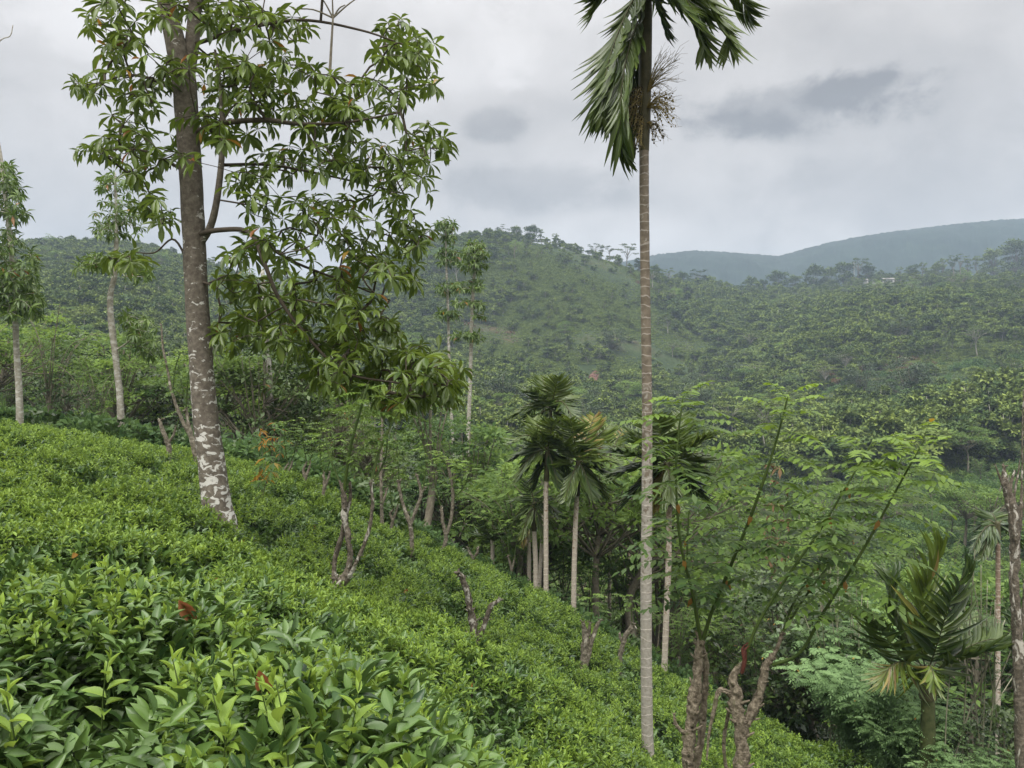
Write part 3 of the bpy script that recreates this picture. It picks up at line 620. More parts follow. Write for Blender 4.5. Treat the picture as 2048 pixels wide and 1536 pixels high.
def slim_trees():
    whorl_tree('slim_tree', 'pale straight trunk at the left edge of the photo, bushy crown in two storeys', 'tree', 20, [(40, 862, 15), (38, 780, 14), (33, 700, 12), (30, 620, 12), (24, 520, 10), (14, 420, 9), (2, 320, 8), (-20, 200, 7), (-34, 110, 5)], [[(-30, 130, 4), (0, 82, 3), (20, 72, 2.5), (26, 50, 2)]],
        [(20, 590, 70, 45, 74), (10, 530, 70, 40, 66), (40, 610, 50, 30, 30), (-40, 560, 60, 60, 52), (5, 480, 40, 25, 22), (8, 390, 40, 35, 35), (5, 345, 32, 22, 22), (-40, 380, 40, 60, 30), (30, 425, 22, 12, 11)], .27, (7, 11), M['slim_leaf'], M['bark_pale'], dz=1.3, tint=.36, seg=10, r0=.004, root_from=.35, shape=LEAF_OBO_LO, loseg=4)
    whorl_tree('slim_tree', 'bent pale trunk left of the lichened tree, airy narrow crown against the sky', 'tree', 21, [(242, 880, 15), (240, 800, 14), (232, 720, 13), (222, 640, 13), (221, 590, 12), (230, 545, 11), (233, 470, 8), (232, 400, 6), (230, 345, 4)], [[(233, 700, 5), (260, 680, 4, -.2), (290, 640, 3, -.4)]],
        [(235, 365, 45, 28, 35), (240, 420, 55, 24, 39), (235, 455, 50, 20, 30), (215, 520, 50, 18, 30), (270, 540, 34, 20, 22), (170, 530, 22, 12, 11), (285, 660, 30, 36, 30), (265, 640, 24, 26, 15), (300, 700, 20, 20, 13)], .25, (7, 10), M['slim_leaf'], M['bark_pale'], dz=1.0, tint=.40, seg=10, r0=.0035, root_from=.35, shape=LEAF_OBO_LO, loseg=4)
    whorl_tree('slim_tree', 'pale trunk behind and right of the lichened tree, its crown behind drooping leaves', 'tree', 24, [(546, 925, 13), (542, 860, 12), (541, 780, 12), (534, 700, 12), (528, 620, 10), (525, 540, 8)], [], [(530, 570, 70, 45, 52), (520, 640, 60, 30, 30), (545, 785, 22, 16, 11), (560, 830, 26, 20, 13)], .27, (7, 10), M['slim_leaf'], M['bark_pale'], dz=1.2, tint=.34, seg=9, root_from=.5, shape=LEAF_OBO_LO, loseg=4)
    whorl_tree('slim_tree', 'tallest of the slender tiered trees below the central hill, bare white trunk', 'tree', 40, [(936, 905, 9), (938, 830, 8.5), (941, 740, 8), (943, 660, 8), (946, 590, 7), (950, 520, 5), (950, 490, 3)], [], [(950, 500, 28, 18, 48), (948, 530, 26, 16, 35), (935, 570, 30, 9, 30), (958, 568, 12, 8, 13), (930, 604, 24, 5, 15), (958, 606, 10, 6, 11), (945, 672, 22, 6, 22), (955, 632, 12, 5, 8), (915, 672, 14, 5, 8)], .38, (7, 10), M['slim_leaf'], M['bark_pale'], dz=1.2, tint=.34, seg=8, root_from=.4, r0=.005, shape=LEAF_OBO_LO, loseg=4)
    whorl_tree('slim_tree', 'shorter slender tiered tree just left of the tallest one, small round top', 'tree', 44, [(905, 880, 7), (900, 800, 6.5), (898, 700, 6), (896, 620, 5.5), (893, 540, 4.5), (891, 455, 3)], [], [(893, 450, 20, 12, 35), (892, 475, 18, 8, 15), (895, 512, 28, 16, 39), (890, 576, 26, 9, 26), (893, 628, 24, 8, 26)], .38, (7, 10), M['slim_leaf'], M['bark_pale'], dz=1.1, tint=.32, seg=8, root_from=.3, r0=.005, shape=LEAF_OBO_LO, loseg=4)
slim_trees()

# ------------------------------------------------------------------ palms
def frond(rl, mb, pts, n, ll, tint, hang=.55, spread=.9, start=.1, rw=.010, width=.05, tipk=.55):
    """leaflets in two rows along the curve pts; they arch out, then hang"""
    c = catmull(pts, 8); tube(mb, c, [rw, rw * .3], 5, mat=1, cap=False); s = np.linspace(0, 1, len(c))
    T = np.gradient(c, axis=0); T /= np.linalg.norm(T, axis=1)[:, None] + 1e-9
    for k in range(n):
        f = start + (1 - start) * (k + rng.uniform(-.2, .2)) / n; f = min(max(f, 0), .995); i = f * (len(c) - 1); j = int(i); p = c[j] + (c[min(j + 1, len(c) - 1)] - c[j]) * (i - j); t = T[j]
        side = np.cross(t, UP); side = unit(side) if np.linalg.norm(side) > .15 else unit(np.cross(t, np.array((0, 1., .2))))
        l = ll * (.45 + .75 * math.sin(math.pi * min(1, .18 + f * .78))) * (1 if f < .85 else tipk + .2)
        for sg in (-1, 1):
            d = t * (.55 + .5 * f) + side * sg * spread + np.array((0, 0, -hang * rng.uniform(.6, 1.3))) + rdir() * .19
            nrm = unit(np.cross(side * sg, t) * sg * -1 + UP * .3 + rdir() * .15)
            if rng.uniform() < .07: continue
            rl.add(p, d, nrm, l * rng.uniform(.68, 1.14), width * rng.uniform(.75, 1.25), np.clip(tint + rng.normal(0, .12), 0, 1) if tint < .85 else rng.uniform(.86, .98))
def areca(name, label, depth, trunk, shaft, fronds, group=None, leaflet=.5, n=20, bark='palm_bark_far', width=.055, dead=(), seg=10, hang=.5, cat='palm'):
    b = trunk[0]; base = at(b[0], b[1], depth); base[2] = gz(base[0], base[1]) - .05
    root = empty(name, base, label, cat, group)
    tp = [at(p[0], p[1], depth) for p in trunk]; tr = [p[2] / 2 / F * depth for p in trunk]
    if tp[0][2] > base[2]: tp = [base] + tp; tr = [tr[0] * 1.1] + tr
    mb = MB(); tube(mb, catmull(tp, 8), tr, seg, .03, 5); mb.obj('trunk', M[bark], root, base)
    if shaft:
        mb = MB(); tube(mb, catmull([at(p[0], p[1], depth) for p in shaft], 6), [p[2] / 2 / F * depth for p in shaft], seg, .05, 5); mb.obj('crownshaft', M['palm_shaft'], root, base)
    for fr in fronds:
        pts = [at(p[0], p[1], depth + (p[2] if len(p) > 2 else 0)) for p in fr['p']]; lv = Leaves(LEAF_STRAP); mb = MB()
        frond(lv, mb, pts, fr.get('n', n), fr.get('l', leaflet), fr.get('t', .4), fr.get('h', hang), fr.get('s', .9), fr.get('st', .12), .012 * depth / 12, fr.get('w', width))
        lv.into(mb, 0); o = mb.obj('frond', [M['palm_leaf'], M['palm_shaft']], root, base)
        if fr.get('t', .4) > .85: o['label'] = 'withered yellow frond'
    return root, base
def tall_palm():
    FR = [dict(p=[(1288, -40, 0), (1254, 24, -.2), (1224, 100, -.35), (1206, 180, -.4), (1204, 240, -.4)], n=44, l=.60, t=.42, h=.55, s=.62, st=.06, w=.052),
          dict(p=[(1288, 0, 0), (1262, 60, -.1), (1238, 130, -.15), (1222, 200, -.2), (1222, 250, -.2)], n=38, l=.52, t=.30, h=.65, s=.50, st=.06, w=.05),
          dict(p=[(1287, 20, 0), (1262, 80, -.35), (1244, 170, -.55), (1242, 260, -.6), (1256, 318, -.55)], n=44, l=.50, t=.38, h=.75, s=.42, w=.052),
          dict(p=[(1286, 60, 0), (1268, 150, .2), (1262, 240, .3), (1264, 300, .3)], n=30, l=.42, t=.26, h=.8, s=.35, w=.05),
          dict(p=[(1288, -70, 0), (1245, -60, .1), (1200, -20, .2), (1180, 30, .2)], n=34, l=.42, t=.34, h=.65, s=.6),
          dict(p=[(1288, -90, 0), (1230, -130, .5), (1165, -120, .8), (1110, -60, 1.)], n=34, l=.50, t=.42, h=.45),
          dict(p=[(1292, -50, 0), (1330, -44, -.3), (1374, 0, -.5), (1402, 60, -.5), (1408, 100, -.5)], n=36, l=.52, t=.42, h=.8, s=.5, st=.06),
          dict(p=[(1293, -30, 0), (1314, -10, -.2), (1328, 30, -.3), (1334, 60, -.3)], n=24, l=.32, t=.26, h=.95, s=.35, st=.02, w=.05),
          dict(p=[(1292, -70, 0), (1350, -75, -.2), (1412, -24, -.4), (1450, 46, -.5), (1458, 92, -.5)], n=40, l=.58, t=.46, h=.7, s=.62),
          dict(p=[(1292, -80, 0), (1370, -90, .1), (1440, -56, .2), (1484, -2, .3), (1502, 40, .3)], n=38, l=.46, t=.40, h=.55, s=.7),
          dict(p=[(1292, -60, 0), (1345, -50, .4), (1390, -10, .6), (1420, 40, .7)], n=36, l=.5, t=.30, h=.75, s=.5, st=.04),
          dict(p=[(1291, -60, 0), (1310, -60, .3), (1345, -30, .4), (1370, 20, .4)], n=30, l=.46, t=.28, h=.85, s=.45, st=.04),
          dict(p=[(1290, -90, 0), (1330, -190, .2), (1400, -230, .4), (1480, -200, .6)], n=28, l=.55, t=.45, h=.4),
          dict(p=[(1290, -90, 0), (1285, -200, -.4), (1270, -280, -.9), (1250, -290, -1.5)], n=28, l=.55, t=.45, h=.4),
          dict(p=[(1290, -70, 0), (1300, -110, -.5), (1315, -90, -.9), (1330, -40, -1.0)], n=32, l=.42, t=.36, h=.8, s=.5)]
    root, base = areca('areca_palm', 'very tall slim palm standing alone in front, ringed trunk the full height of the photo', 10.0,
        [(1297, 1535, 25), (1294, 1440, 23), (1292, 1200, 22.5), (1294, 1000, 21.5), (1294, 800, 20.5), (1291, 600, 19), (1289, 450, 19), (1288, 300, 19)],
        [(1288, 302, 20), (1289, 240, 24), (1290, 150, 26), (1291, 60, 27), (1290, -40, 26), (1290, -100, 16)], FR, bark='palm_bark', seg=18)
    def bunch(px, py, ends, mat_nut, nuts):
        mb = MB(); s = at(px, py, 10 - .08); spots = []
        for e in ends:
            dz_ = rng.normal(0, .18); q = at(e[0], e[1], 10 - .1 + dz_); m = (s + q) / 2 + np.array((0, 0, .06 + .04 * rng.uniform()))
            c = catmull([s, m, q], 4); tube(mb, c, [.005, .002], 4, cap=False)
            for k in range(5):        # fine side strings
                j = 1 + int(rng.integers(len(c) - 2)); tube(mb, [c[j], c[j] + (c[-1] - c[0]) * .18 + rdir() * .035, c[j] + (c[-1] - c[0]) * .34 + rdir() * .06], [.0025, .0012], 3, cap=False)
            for f in nuts:
                p = c[int(f * (len(c) - 1))] + rdir() * .018; r = rng.uniform(.009, .014); tube(mb, [p - UP * r, p - UP * r * .4, p + UP * r * .4, p + UP * r], [.3 * r, r, r, .3 * r], 6, mat=1, cap=False)
        return mb.obj('fruit_bunch', [M['fruit_stalk'], M[mat_nut]], root, base)
    bunch(1294, 185, [(1312 + rng.uniform(0, 50), 95 + rng.uniform(0, 90)) for _ in range(22)], 'fruit_stalk', ())
    bunch(1294, 215, [(1310 + rng.uniform(0, 40), 196 + rng.uniform(-10, 62)) for _ in range(34)], 'fruit_stalk', (.8, 1.))
    bunch(1285, 190, [(1282 - rng.uniform(2, 36), 190 + rng.uniform(0, 80)) for _ in range(36)], 'fruit', (.4, .6, .8, 1.))
    bunch(1286, 235, [(1286 - rng.uniform(2, 20), 255 + rng.uniform(0, 48)) for _ in range(26)], 'fruit', (.5, .7, .85, 1.))
    bunch(1294, 245, [(1306 + rng.uniform(0, 26), 255 + rng.uniform(0, 32)) for _ in range(12)], 'fruit', (.7, .85, 1.))
tall_palm()
def fan(cx, cy, spec, dl=.0):
    """fronds from a crown: each (angle in degrees from straight up, clockwise in the photo; reach in px; sag in px; lean in m; tint; leaflet hang)"""
    out = []
    for (a, r, sag, lean, t, h) in spec:
        a = math.radians(a); ex, ey = cx + math.sin(a) * r, cy - math.cos(a) * r
        pts = [(cx, cy, 0)] + [(cx + (ex - cx) * f, cy + (ey - cy) * f + sag * f * f - sag * .25 * math.sin(f * math.pi), lean * f) for f in (.33, .66, 1)]
        out.append(dict(p=pts, t=t if t > .85 and rng.uniform() < .45 else min(.8, (t if t < .85 else .35) * rng.uniform(.75, 1.5)), h=h * rng.uniform(1.1, 1.7), s=rng.uniform(.6, .95)))
    return out
def palms():
    areca('areca_palm', 'palm whose crown stands highest in the cluster right of centre, thick dark bushy top', 22, [(1078, 1185, 8), (1086, 1050, 8), (1096, 900, 7)], [(1096, 900, 9), (1100, 840, 9), (1102, 810, 6)],
        fan(1102, 818, [(-75, 85, 40, .3, .30, .5), (-40, 75, 20, -.4, .34, .4), (-15, 72, 5, .5, .40, .3), (12, 70, 5, -.5, .42, .3), (40, 70, 25, .4, .32, .5), (75, 60, 45, -.4, .28, .6), (120, 60, 40, .4, .26, .7), (-120, 60, 40, -.5, .26, .7), (-60, 60, 60, 1., .3, .6), (60, 55, 60, -1., .3, .6)]), n=26, leaflet=.50, width=.07)
    areca('areca_palm', 'palm with grey ringed trunk at the tea edge, its crown reaching left', 20, [(1092, 1218, 11), (1092, 1100, 10), (1092, 1000, 9.5), (1093, 960, 9)], [(1093, 962, 11), (1094, 925, 11), (1095, 895, 7)],
        fan(1095, 900, [(-80, 75, 30, .3, .32, .5), (-50, 90, 40, -.6, .30, .4), (-20, 75, 10, .4, .42, .3), (10, 70, 10, -.4, .45, .3), (45, 70, 30, .5, .35, .5), (-110, 70, 40, -.3, .25, .8), (-150, 60, 25, .2, .9, .8), (160, 60, 15, -.2, .25, .8), (-60, 60, 70, 1., .3, .6), (120, 55, 40, .7, .3, .7)]), n=26, leaflet=.50, width=.07)
    areca('areca_palm', 'palm with clean white-ringed trunk right of the cluster, upright bright green fronds', 20, [(1147, 1255, 11), (1148, 1150, 10.5), (1151, 1050, 10), (1154, 990, 9.5)], [(1154, 992, 13), (1155, 950, 13), (1157, 915, 8)],
        fan(1157, 925, [(-35, 95, 20, -.5, .30, .35), (-10, 95, 5, -.6, .42, .3), (18, 105, 5, .4, .74, .25), (35, 110, 15, .5, .66, .3), (70, 85, 25, -.3, .34, .5), (95, 75, 35, .3, .28, .6), (-75, 80, 30, .3, .26, .6), (150, 52, 20, -.3, .87, .8), (-155, 62, 16, -.4, .60, .8), (125, 70, 30, .3, .50, .7)]), n=28, leaflet=.52, width=.075)
    areca('areca_palm', 'palm with a skirt of brown dead fronds at the foot of the palm cluster', 21, [(1072, 1205, 11), (1071, 1120, 10), (1068, 1060, 10)], [(1068, 1062, 11), (1068, 1030, 11), (1069, 1005, 7)],
        fan(1069, 1012, [(-50, 55, 20, .3, .2, .5), (40, 50, 20, -.3, .2, .5), (-10, 60, 5, .3, .3, .3), (-100, 50, 35, .2, .95, .9), (-150, 55, 20, -.3, .97, .9), (110, 45, 40, .3, .95, .9), (160, 60, 15, -.3, .97, .9), (80, 50, 30, -.5, .2, .6)]), n=14, leaflet=.36, width=.05)
    areca('areca_palm', 'leafless reddish palm trunk furthest left in the palm cluster, little crown', 23, [(1058, 1172, 9), (1058, 1120, 9), (1057, 1060, 8)], [(1057, 1062, 8), (1057, 1045, 7), (1057, 1035, 4)],
        fan(1057, 1040, [(-30, 50, 10, .2, .25, .4), (25, 45, 10, -.2, .25, .4), (-80, 45, 25, .3, .2, .6), (-165, 45, 10, -.2, .95, .8)]), n=12, leaflet=.32, width=.05)
    areca('areca_palm', 'palm standing just behind the tall front palm, wide dark crown spreading both sides of it', 16.5, [(1327, 1385, 13), (1332, 1250, 12), (1337, 1120, 12), (1338, 1010, 11)], [(1338, 1012, 14), (1336, 960, 14), (1335, 925, 9)],
        fan(1335, 930, [(-85, 120, 30, .3, .20, .5), (-62, 130, 25, -.5, .24, .4), (-40, 125, 20, .4, .32, .35), (-12, 105, 5, -.4, .36, .3), (15, 110, 5, .6, .40, .3), (45, 120, 20, -.5, .34, .35), (68, 125, 30, .3, .30, .45), (88, 115, 45, -.3, .24, .6), (-110, 100, 50, .5, .22, .8), (112, 90, 50, .4, .24, .8), (172, 55, 12, -.3, .62, .9), (-150, 60, 35, .5, .9, .8)]), n=32, leaflet=.56, width=.075)
    areca('areca_palm', 'slender pale palm trunk further back, close to the tall palm on its left', 31, [(1258, 1110, 7), (1258, 1040, 6.5), (1259, 975, 6)], [(1259, 977, 7), (1259, 950, 7), (1259, 938, 4)],
        fan(1259, 942, [(-60, 50, 20, .3, .4, .5), (-20, 52, 5, -.3, .5, .4), (25, 50, 5, .3, .5, .4), (65, 48, 22, -.3, .4, .5), (-110, 42, 25, .3, .3, .7), (115, 42, 25, -.3, .3, .7)]), n=18, leaflet=.5, width=.06, seg=8)
    areca('areca_palm', 'slender palm half way between the white-ringed palm and the tall front palm, bright fronds', 29, [(1219, 1090, 7), (1220, 1020, 6.5), (1221, 950, 6)], [(1221, 952, 7), (1221, 920, 7), (1221, 905, 4)],
        fan(1221, 908, [(-55, 55, 20, .3, .6, .5), (-15, 60, 5, -.3, .7, .35), (25, 56, 5, .3, .7, .35), (70, 50, 22, -.3, .5, .5), (-105, 45, 28, .3, .3, .7), (120, 45, 25, -.3, .3, .7)]), n=18, leaflet=.5, width=.06, seg=8)
    areca('young_palm', 'stemless young palm by the tea edge left of the palm cluster, upright dark fan', 24, [(985, 1110, 8), (985, 1075, 9)], [], fan(985, 1085, [(-50, 45, 10, .2, .2, .3), (-25, 62, 5, -.3, .25, .3), (0, 70, 0, .2, .28, .3), (25, 62, 5, -.2, .25, .3), (50, 48, 12, .3, .2, .3)]), n=16, leaflet=.38, width=.06, seg=8)
    areca('young_palm', 'stout young palm, lower right, broad dark fronds over a yellowing skirt', 13,
        [(1856, 1500, 30), (1856, 1440, 27), (1856, 1395, 26)], [(1856, 1397, 32), (1854, 1365, 34), (1852, 1335, 20)],
        [dict(p=[(1853, 1350, 0), (1840, 1270, -.2), (1846, 1190, -.3), (1866, 1120, -.3), (1878, 1095, -.3)], n=46, l=.56, t=.62, h=.0, s=.34, w=.085),
         dict(p=[(1853, 1350, 0), (1815, 1280, .2), (1790, 1210, .3), (1782, 1150, .3)], n=34, l=.62, t=.24, h=.2, s=.55, w=.085),
         dict(p=[(1854, 1350, 0), (1880, 1270, -.4), (1905, 1190, -.6), (1940, 1130, -.7)], n=34, l=.62, t=.20, h=.25, s=.55, w=.085),
         dict(p=[(1856, 1355, 0), (1900, 1318, -.2), (1950, 1288, -.3), (2000, 1280, -.3), (2046, 1318, -.3)], n=44, l=.62, t=.22, h=.15, s=.95, w=.085),
         dict(p=[(1850, 1355, 0), (1800, 1310, -.3), (1762, 1260, -.5), (1738, 1225, -.5)], n=30, l=.5, t=.28, h=.4, s=.7, w=.1),
         dict(p=[(1850, 1362, 0), (1815, 1325, -.3), (1784, 1330, -.5), (1764, 1362, -.6)], n=30, l=.5, t=.83, h=1.1, s=.55, w=.034),
         dict(p=[(1854, 1362, 0), (1858, 1330, -.5), (1866, 1345, -.9), (1872, 1385, -1.0)], n=14, l=.34, t=.72, h=.8, s=.5, w=.06),
         dict(p=[(1856, 1355, 0), (1885, 1300, .4), (1920, 1250, .8), (1960, 1230, 1.)], n=30, l=.5, t=.3, h=.4, s=.8, w=.1)], bark='palm_young_trunk', seg=14)
    areca('areca_palm', 'small dark-crowned palm half hidden behind the peeling snag at the right edge', 19, [(1996, 1260, 9), (1996, 1140, 9), (1996, 1070, 9)], [(1996, 1072, 10), (1995, 1045, 10)],
        fan(1995, 1052, [(-100, 50, 40, -.3, .18, .8), (-140, 50, 25, -.4, .15, .8), (-60, 50, 30, .3, .22, .6), (-20, 45, 15, .3, .25, .4), (40, 45, 20, .4, .22, .5), (90, 45, 40, .3, .18, .7)]), n=16, leaflet=.42, width=.07, seg=8)
palms()
# ------------------------------------------------------------------ pollarded shade trees with ferny regrowth
def pinnate(lv, mb, p, d, L, pairs, ll, lw, tint, droop=.35, smat=1, r=.0022):
    """a feather-shaped leaf: leaflets in pairs along a drooping midrib"""
    d = unit(d); c = np.array([p + d * L * t + np.array((0, 0, -droop * L * t * t)) for t in np.linspace(0, 1, 6)])
    if mb is not None: tube(mb, c, [r, r * .4], 3, mat=smat, cap=False)
    side = np.cross(d, UP); side = unit(side) if np.linalg.norm(side) > .1 else np.array((1., 0, 0))
    for k in range(pairs):
        t = .16 + .80 * (k + .5) / pairs; q = np.array([np.interp(t * 5, range(6), c[:, j]) for j in range(3)]); tg = d + np.array((0, 0, -2 * droop * t)); l = ll * (1.05 - .5 * abs(t - .45) * 1.3)
        for sg in (-1, 1):
            lv.add(q, tg * .35 + side * sg + np.array((0, 0, -.18)) + rdir() * .14, UP + rdir() * .35, l, lw, np.clip(tint + rng.normal(0, .07), 0, .84))
    lv.add(c[-1], tg, UP + rdir() * .3, ll * .8, lw, tint)
def shoot_leaves(lv, mb, c, n, L, pairs, ll, lw, t0, t1, start=.3, el=.35):
    a0 = rng.uniform(0, 6.28); m = len(c) - 1
    for k in range(n):
        f = start + (1 - start) * (k + .5) / n; i = f * m; j = min(int(i), m - 1); p = c[j] + (c[j + 1] - c[j]) * (i - j); a = a0 + k * 2.4 + rng.normal(0, .3); e = el + .7 * max(0, f - .75) * 2 + rng.normal(0, .15)
        d = np.array((math.cos(a) * math.cos(e), math.sin(a) * math.cos(e), math.sin(e))); s = min(1, .55 + (1 - f) * 2.2) if f > .8 else 1
        pinnate(lv, mb, p, d, L * s * rng.uniform(.8, 1.15), pairs, ll * (.7 + .3 * s), lw * (.75 + .25 * s), t0 + (t1 - t0) * f ** 3.2 + rng.normal(0, .05), droop=rng.uniform(.25, .55))
def pollard(name, label, depth, limbs, shoots=(), group=None, bark='bark_knot', L=.42, pairs=7, ll=.08, lw=.034, cat='tree', bump=.32, n_leaf=16, lmat='fern_leaf', buried=True):
    b = limbs[0][0]; base = at(b[0], b[1], depth); g = gz(base[0], base[1]); root_z = min(g, base[2]) - .05; base[2] = root_z
    root = empty(name, base, label, cat, group); mb = MB()
    for k, lm in enumerate(limbs):
        P = [at(p[0], p[1], depth + (p[3] if len(p) > 3 else 0)) for p in lm]; R = [p[2] * (.42 if depth < 7 or depth == 12 else .38) / F * depth for p in lm]
        if k == 0: P = [base] + P; R = [R[0] * 1.1] + R
        c = catmull(P, 7); w = [mnoise.noise_vector(Vector(q * 5)) for q in c]; s = np.linspace(0, 1, len(c))
        c = c + np.array([tuple(v) for v in w]) * .35 * np.mean(R) * (np.minimum(s, .5) * 2)[:, None]
        tube(mb, catmull(c[::2] if len(c) % 2 else c, 3), R, 14, bump, 11, seed=rnd.random() * 30)
        if depth < 12 and bump > .3:                    # burls, healed cuts and snapped twigs up the stem
            for _ in range(int(len(c) * .9)):
                j = int(rng.integers(1, len(c) - 1)); r = float(np.interp(j / (len(c) - 1), np.linspace(0, 1, len(R)), R)); t = unit(c[j + 1] - c[j - 1]); d = rdir(); d = unit(d - t * d.dot(t)); q = c[j] + d * r * .55
                if rng.uniform() < .6: tube(mb, [q - t * r * .5, q + d * r * .32, q + t * r * .55], [r * .22, r * rng.uniform(.38, .6), r * .2], 7, .4, 18)
                else: tube(mb, [q, q + d * r * .7 + t * r * .25, q + d * r * rng.uniform(.9, 1.9) + t * r * .9], [r * .34, r * .26, r * .14], 6, .4, 18)
        if len(lm[-1]) < 5:
            e = c[-1]; r = R[-1]
            for _ in range(4):                      # knuckles and cut stubs at the top
                d = unit(c[-1] - c[-3] + rdir() * 1.3 * np.linalg.norm(c[-1] - c[-3])); tube(mb, [e - d * r * .4, e + d * r * .8, e + d * r * rng.uniform(1.6, 3.4)], [r * .75, r * .7, r * .35], 7, .3, 12)
    mb.obj('trunk', M[bark], root, base)
    for sh in shoots:
        pl, opt = (sh, {}) if isinstance(sh, list) else (sh['p'], sh)
        c = catmull([at(p[0], p[1], depth + (p[3] if len(p) > 3 else 0)) for p in pl], 7); mb = MB(); tube(mb, c, [p[2] * (.33 if depth < 7 else .5) / F * depth for p in pl], 7, .04, 9)
        so_ = mb.obj('shoot', M[opt.get('m', 'green_stem')], root, base)
        lv = Leaves(BLADE); ml = MB(); shoot_leaves(lv, ml, c, int(opt.get('n', n_leaf) * 1.35), opt.get('L', L), pairs, ll, lw, opt.get('t0', .22), opt.get('t1', .8), opt.get('st', .3)); lv.into(ml, 0)
        if depth < 7:                                   # a few leaflets turned orange
            for _ in range(2): lv2 = Leaves(BLADE); i = int(rng.integers(len(c) // 3, len(c) - 4)); lv2.add(c[i], (rng.normal(0, .4), -.2, -1), (0, -1, .2), .085, .035, .93); lv2.into(ml, 0)
        ml.obj('foliage', [M[lmat], M['green_stem']], so_, base)
    return root, base
def pollards():
    # the pair in front on the right
    root, base = pollard('pollard_tree', 'knobbly brown pollard just right of the tall palm, two upright leafy shoots', 6.0,
        [[(1378, 1560, 28.1), (1376, 1500, 26.9), (1382, 1440, 26.9), (1392, 1380, 25.7), (1398, 1330, 22.0), (1402, 1280, 18.4)], [(1384, 1560, 18.4, .12), (1402, 1480, 17.2, .12), (1408, 1400, 15.9, .1), (1412, 1330, 14.7, .05), (1404, 1290, 12.2)], [(1372, 1470, 9.8), (1352, 1450, 8.6), (1348, 1430, 4.9)]],
        [dict(p=[(1402, 1285, 11), (1388, 1200, 9, -.1), (1360, 1080, 8, -.2), (1352, 950, 7, -.25), (1358, 860, 6, -.25), (1366, 792, 4, -.25)], n=26, st=.22),
         dict(p=[(1400, 1285, 9), (1390, 1220, 8, .1), (1375, 1120, 7, .3), (1378, 1010, 5, .4)], n=13, st=.3, t1=.6),
         dict(p=[(1404, 1285, 13), (1425, 1220, 11, -.05), (1462, 1130, 10, -.15), (1510, 1010, 9, -.25), (1550, 890, 7, -.35), (1578, 785, 4, -.4)], n=28, st=.30, t1=.84)], L=.46, ll=.098, lw=.040, bark='bark_moss', bump=.5)
    pollard('pollard_tree', 'thick forked pollard in the lower right with a peeled red stub and long slanting shoots', 5.8,
        [[(1480, 1580, 30.6), (1484, 1500, 29.4), (1478, 1440, 30.6), (1472, 1395, 29.4), (1466, 1360, 19.6), (1482, 1330, 13.4)], [(1490, 1450, 24.5), (1515, 1400, 20.8), (1528, 1350, 18.4), (1536, 1325, 14.7), (1545, 1318, 13.4)], [(1476, 1400, 13.4), (1440, 1380, 11.0), (1428, 1420, 9.2), (1418, 1470, 6.1), (1414, 1520, 3.7, 0)], [(1455, 1560, 8.6, .2), (1448, 1480, 8.0, .2), (1462, 1400, 7.3, .1)], [(1536, 1330, 9.8), (1552, 1300, 9.2), (1562, 1272, 8.6)]],
        [dict(p=[(1484, 1330, 11), (1515, 1250, 9, -.1), (1570, 1160, 8, -.2), (1640, 1060, 7, -.3), (1700, 960, 5, -.35), (1745, 885, 4, -.4)], n=24, st=.38, t1=.84),
         dict(p=[(1562, 1275, 9), (1590, 1200, 8, .1), (1640, 1120, 7, .3), (1680, 1040, 5, .4)], n=14, st=.35, t1=.6),
         dict(p=[(1545, 1330, 12), (1600, 1305, 10, -.1), (1650, 1220, 9, -.2), (1720, 1110, 8, -.35), (1790, 985, 6, -.45), (1848, 880, 4, -.5)], n=28, st=.34, t1=.84),
         dict(p=[(1562, 1272, 8), (1620, 1180, 7, .2), (1700, 1080, 6, .5), (1770, 990, 5, .7), (1810, 900, 3, .8)], n=18, st=.4, t1=.7)], L=.48, ll=.098, lw=.040, bark='bark_moss', bump=.5)
    mb = MB(); s = [at(1484, 1345, 5.75), at(1489, 1322, 5.72), at(1492, 1300, 5.72)]; tube(mb, s, [.016, .015, .005], 9, .5, 16)
    for k in range(5): tube(mb, [s[1], s[2] + rdir(0, 1) * .03, s[2] + np.array((rng.normal(0, .02), 0, rng.uniform(.02, .06)))], [.012, .008, .002], 5, .2, 20)
    fk = [o for o in bpy.data.objects if o.get('label', '').startswith('thick forked pollard')][0]
    o = mb.obj('stub', M['red_bark'], fk, np.array(fk.location)); o['label'] = 'splintered red stub'
    # along the tea
    pollard('pollard_tree', 'twisted dark pollard amid the tea below the lichened tree, limbs entwined, ferny shoots', 8.5,
        [[(676, 1235, 24), (668, 1200, 22), (674, 1175, 26), (690, 1152, 22), (700, 1120, 14), (698, 1085, 13), (690, 1040, 17), (688, 1000, 14), (684, 975, 12)], [(678, 1180, 16), (668, 1150, 13, .1), (672, 1110, 12, .12), (686, 1060, 14, .08), (690, 1020, 12)], [(690, 1165, 14), (708, 1135, 10, -.05), (728, 1090, 9, -.1), (742, 1040, 9, -.1), (744, 1000, 8, -.1), (742, 965, 9, -.1)], [(690, 1040, 9), (700, 1000, 8, .1), (700, 970, 7, .1)]],
        [dict(p=[(688, 985, 8), (700, 900, 6, -.1), (718, 830, 5, -.15), (736, 770, 4, -.2)], n=14, st=.25, t1=.5), dict(p=[(742, 965, 6, -.1), (760, 900, 5), (785, 845, 4, .1), (800, 820, 3, .1)], n=10, st=.3, t1=.5),
         dict(p=[(684, 975, 5), (662, 920, 4, .2), (650, 870, 3, .3)], n=9, st=.2, t1=.5), dict(p=[(744, 965, 5), (770, 920, 4, .3), (775, 870, 3, .4)], n=9, st=.2, t1=.5)], bark='bark_dark', L=.40, ll=.075, lw=.03, bump=.45)
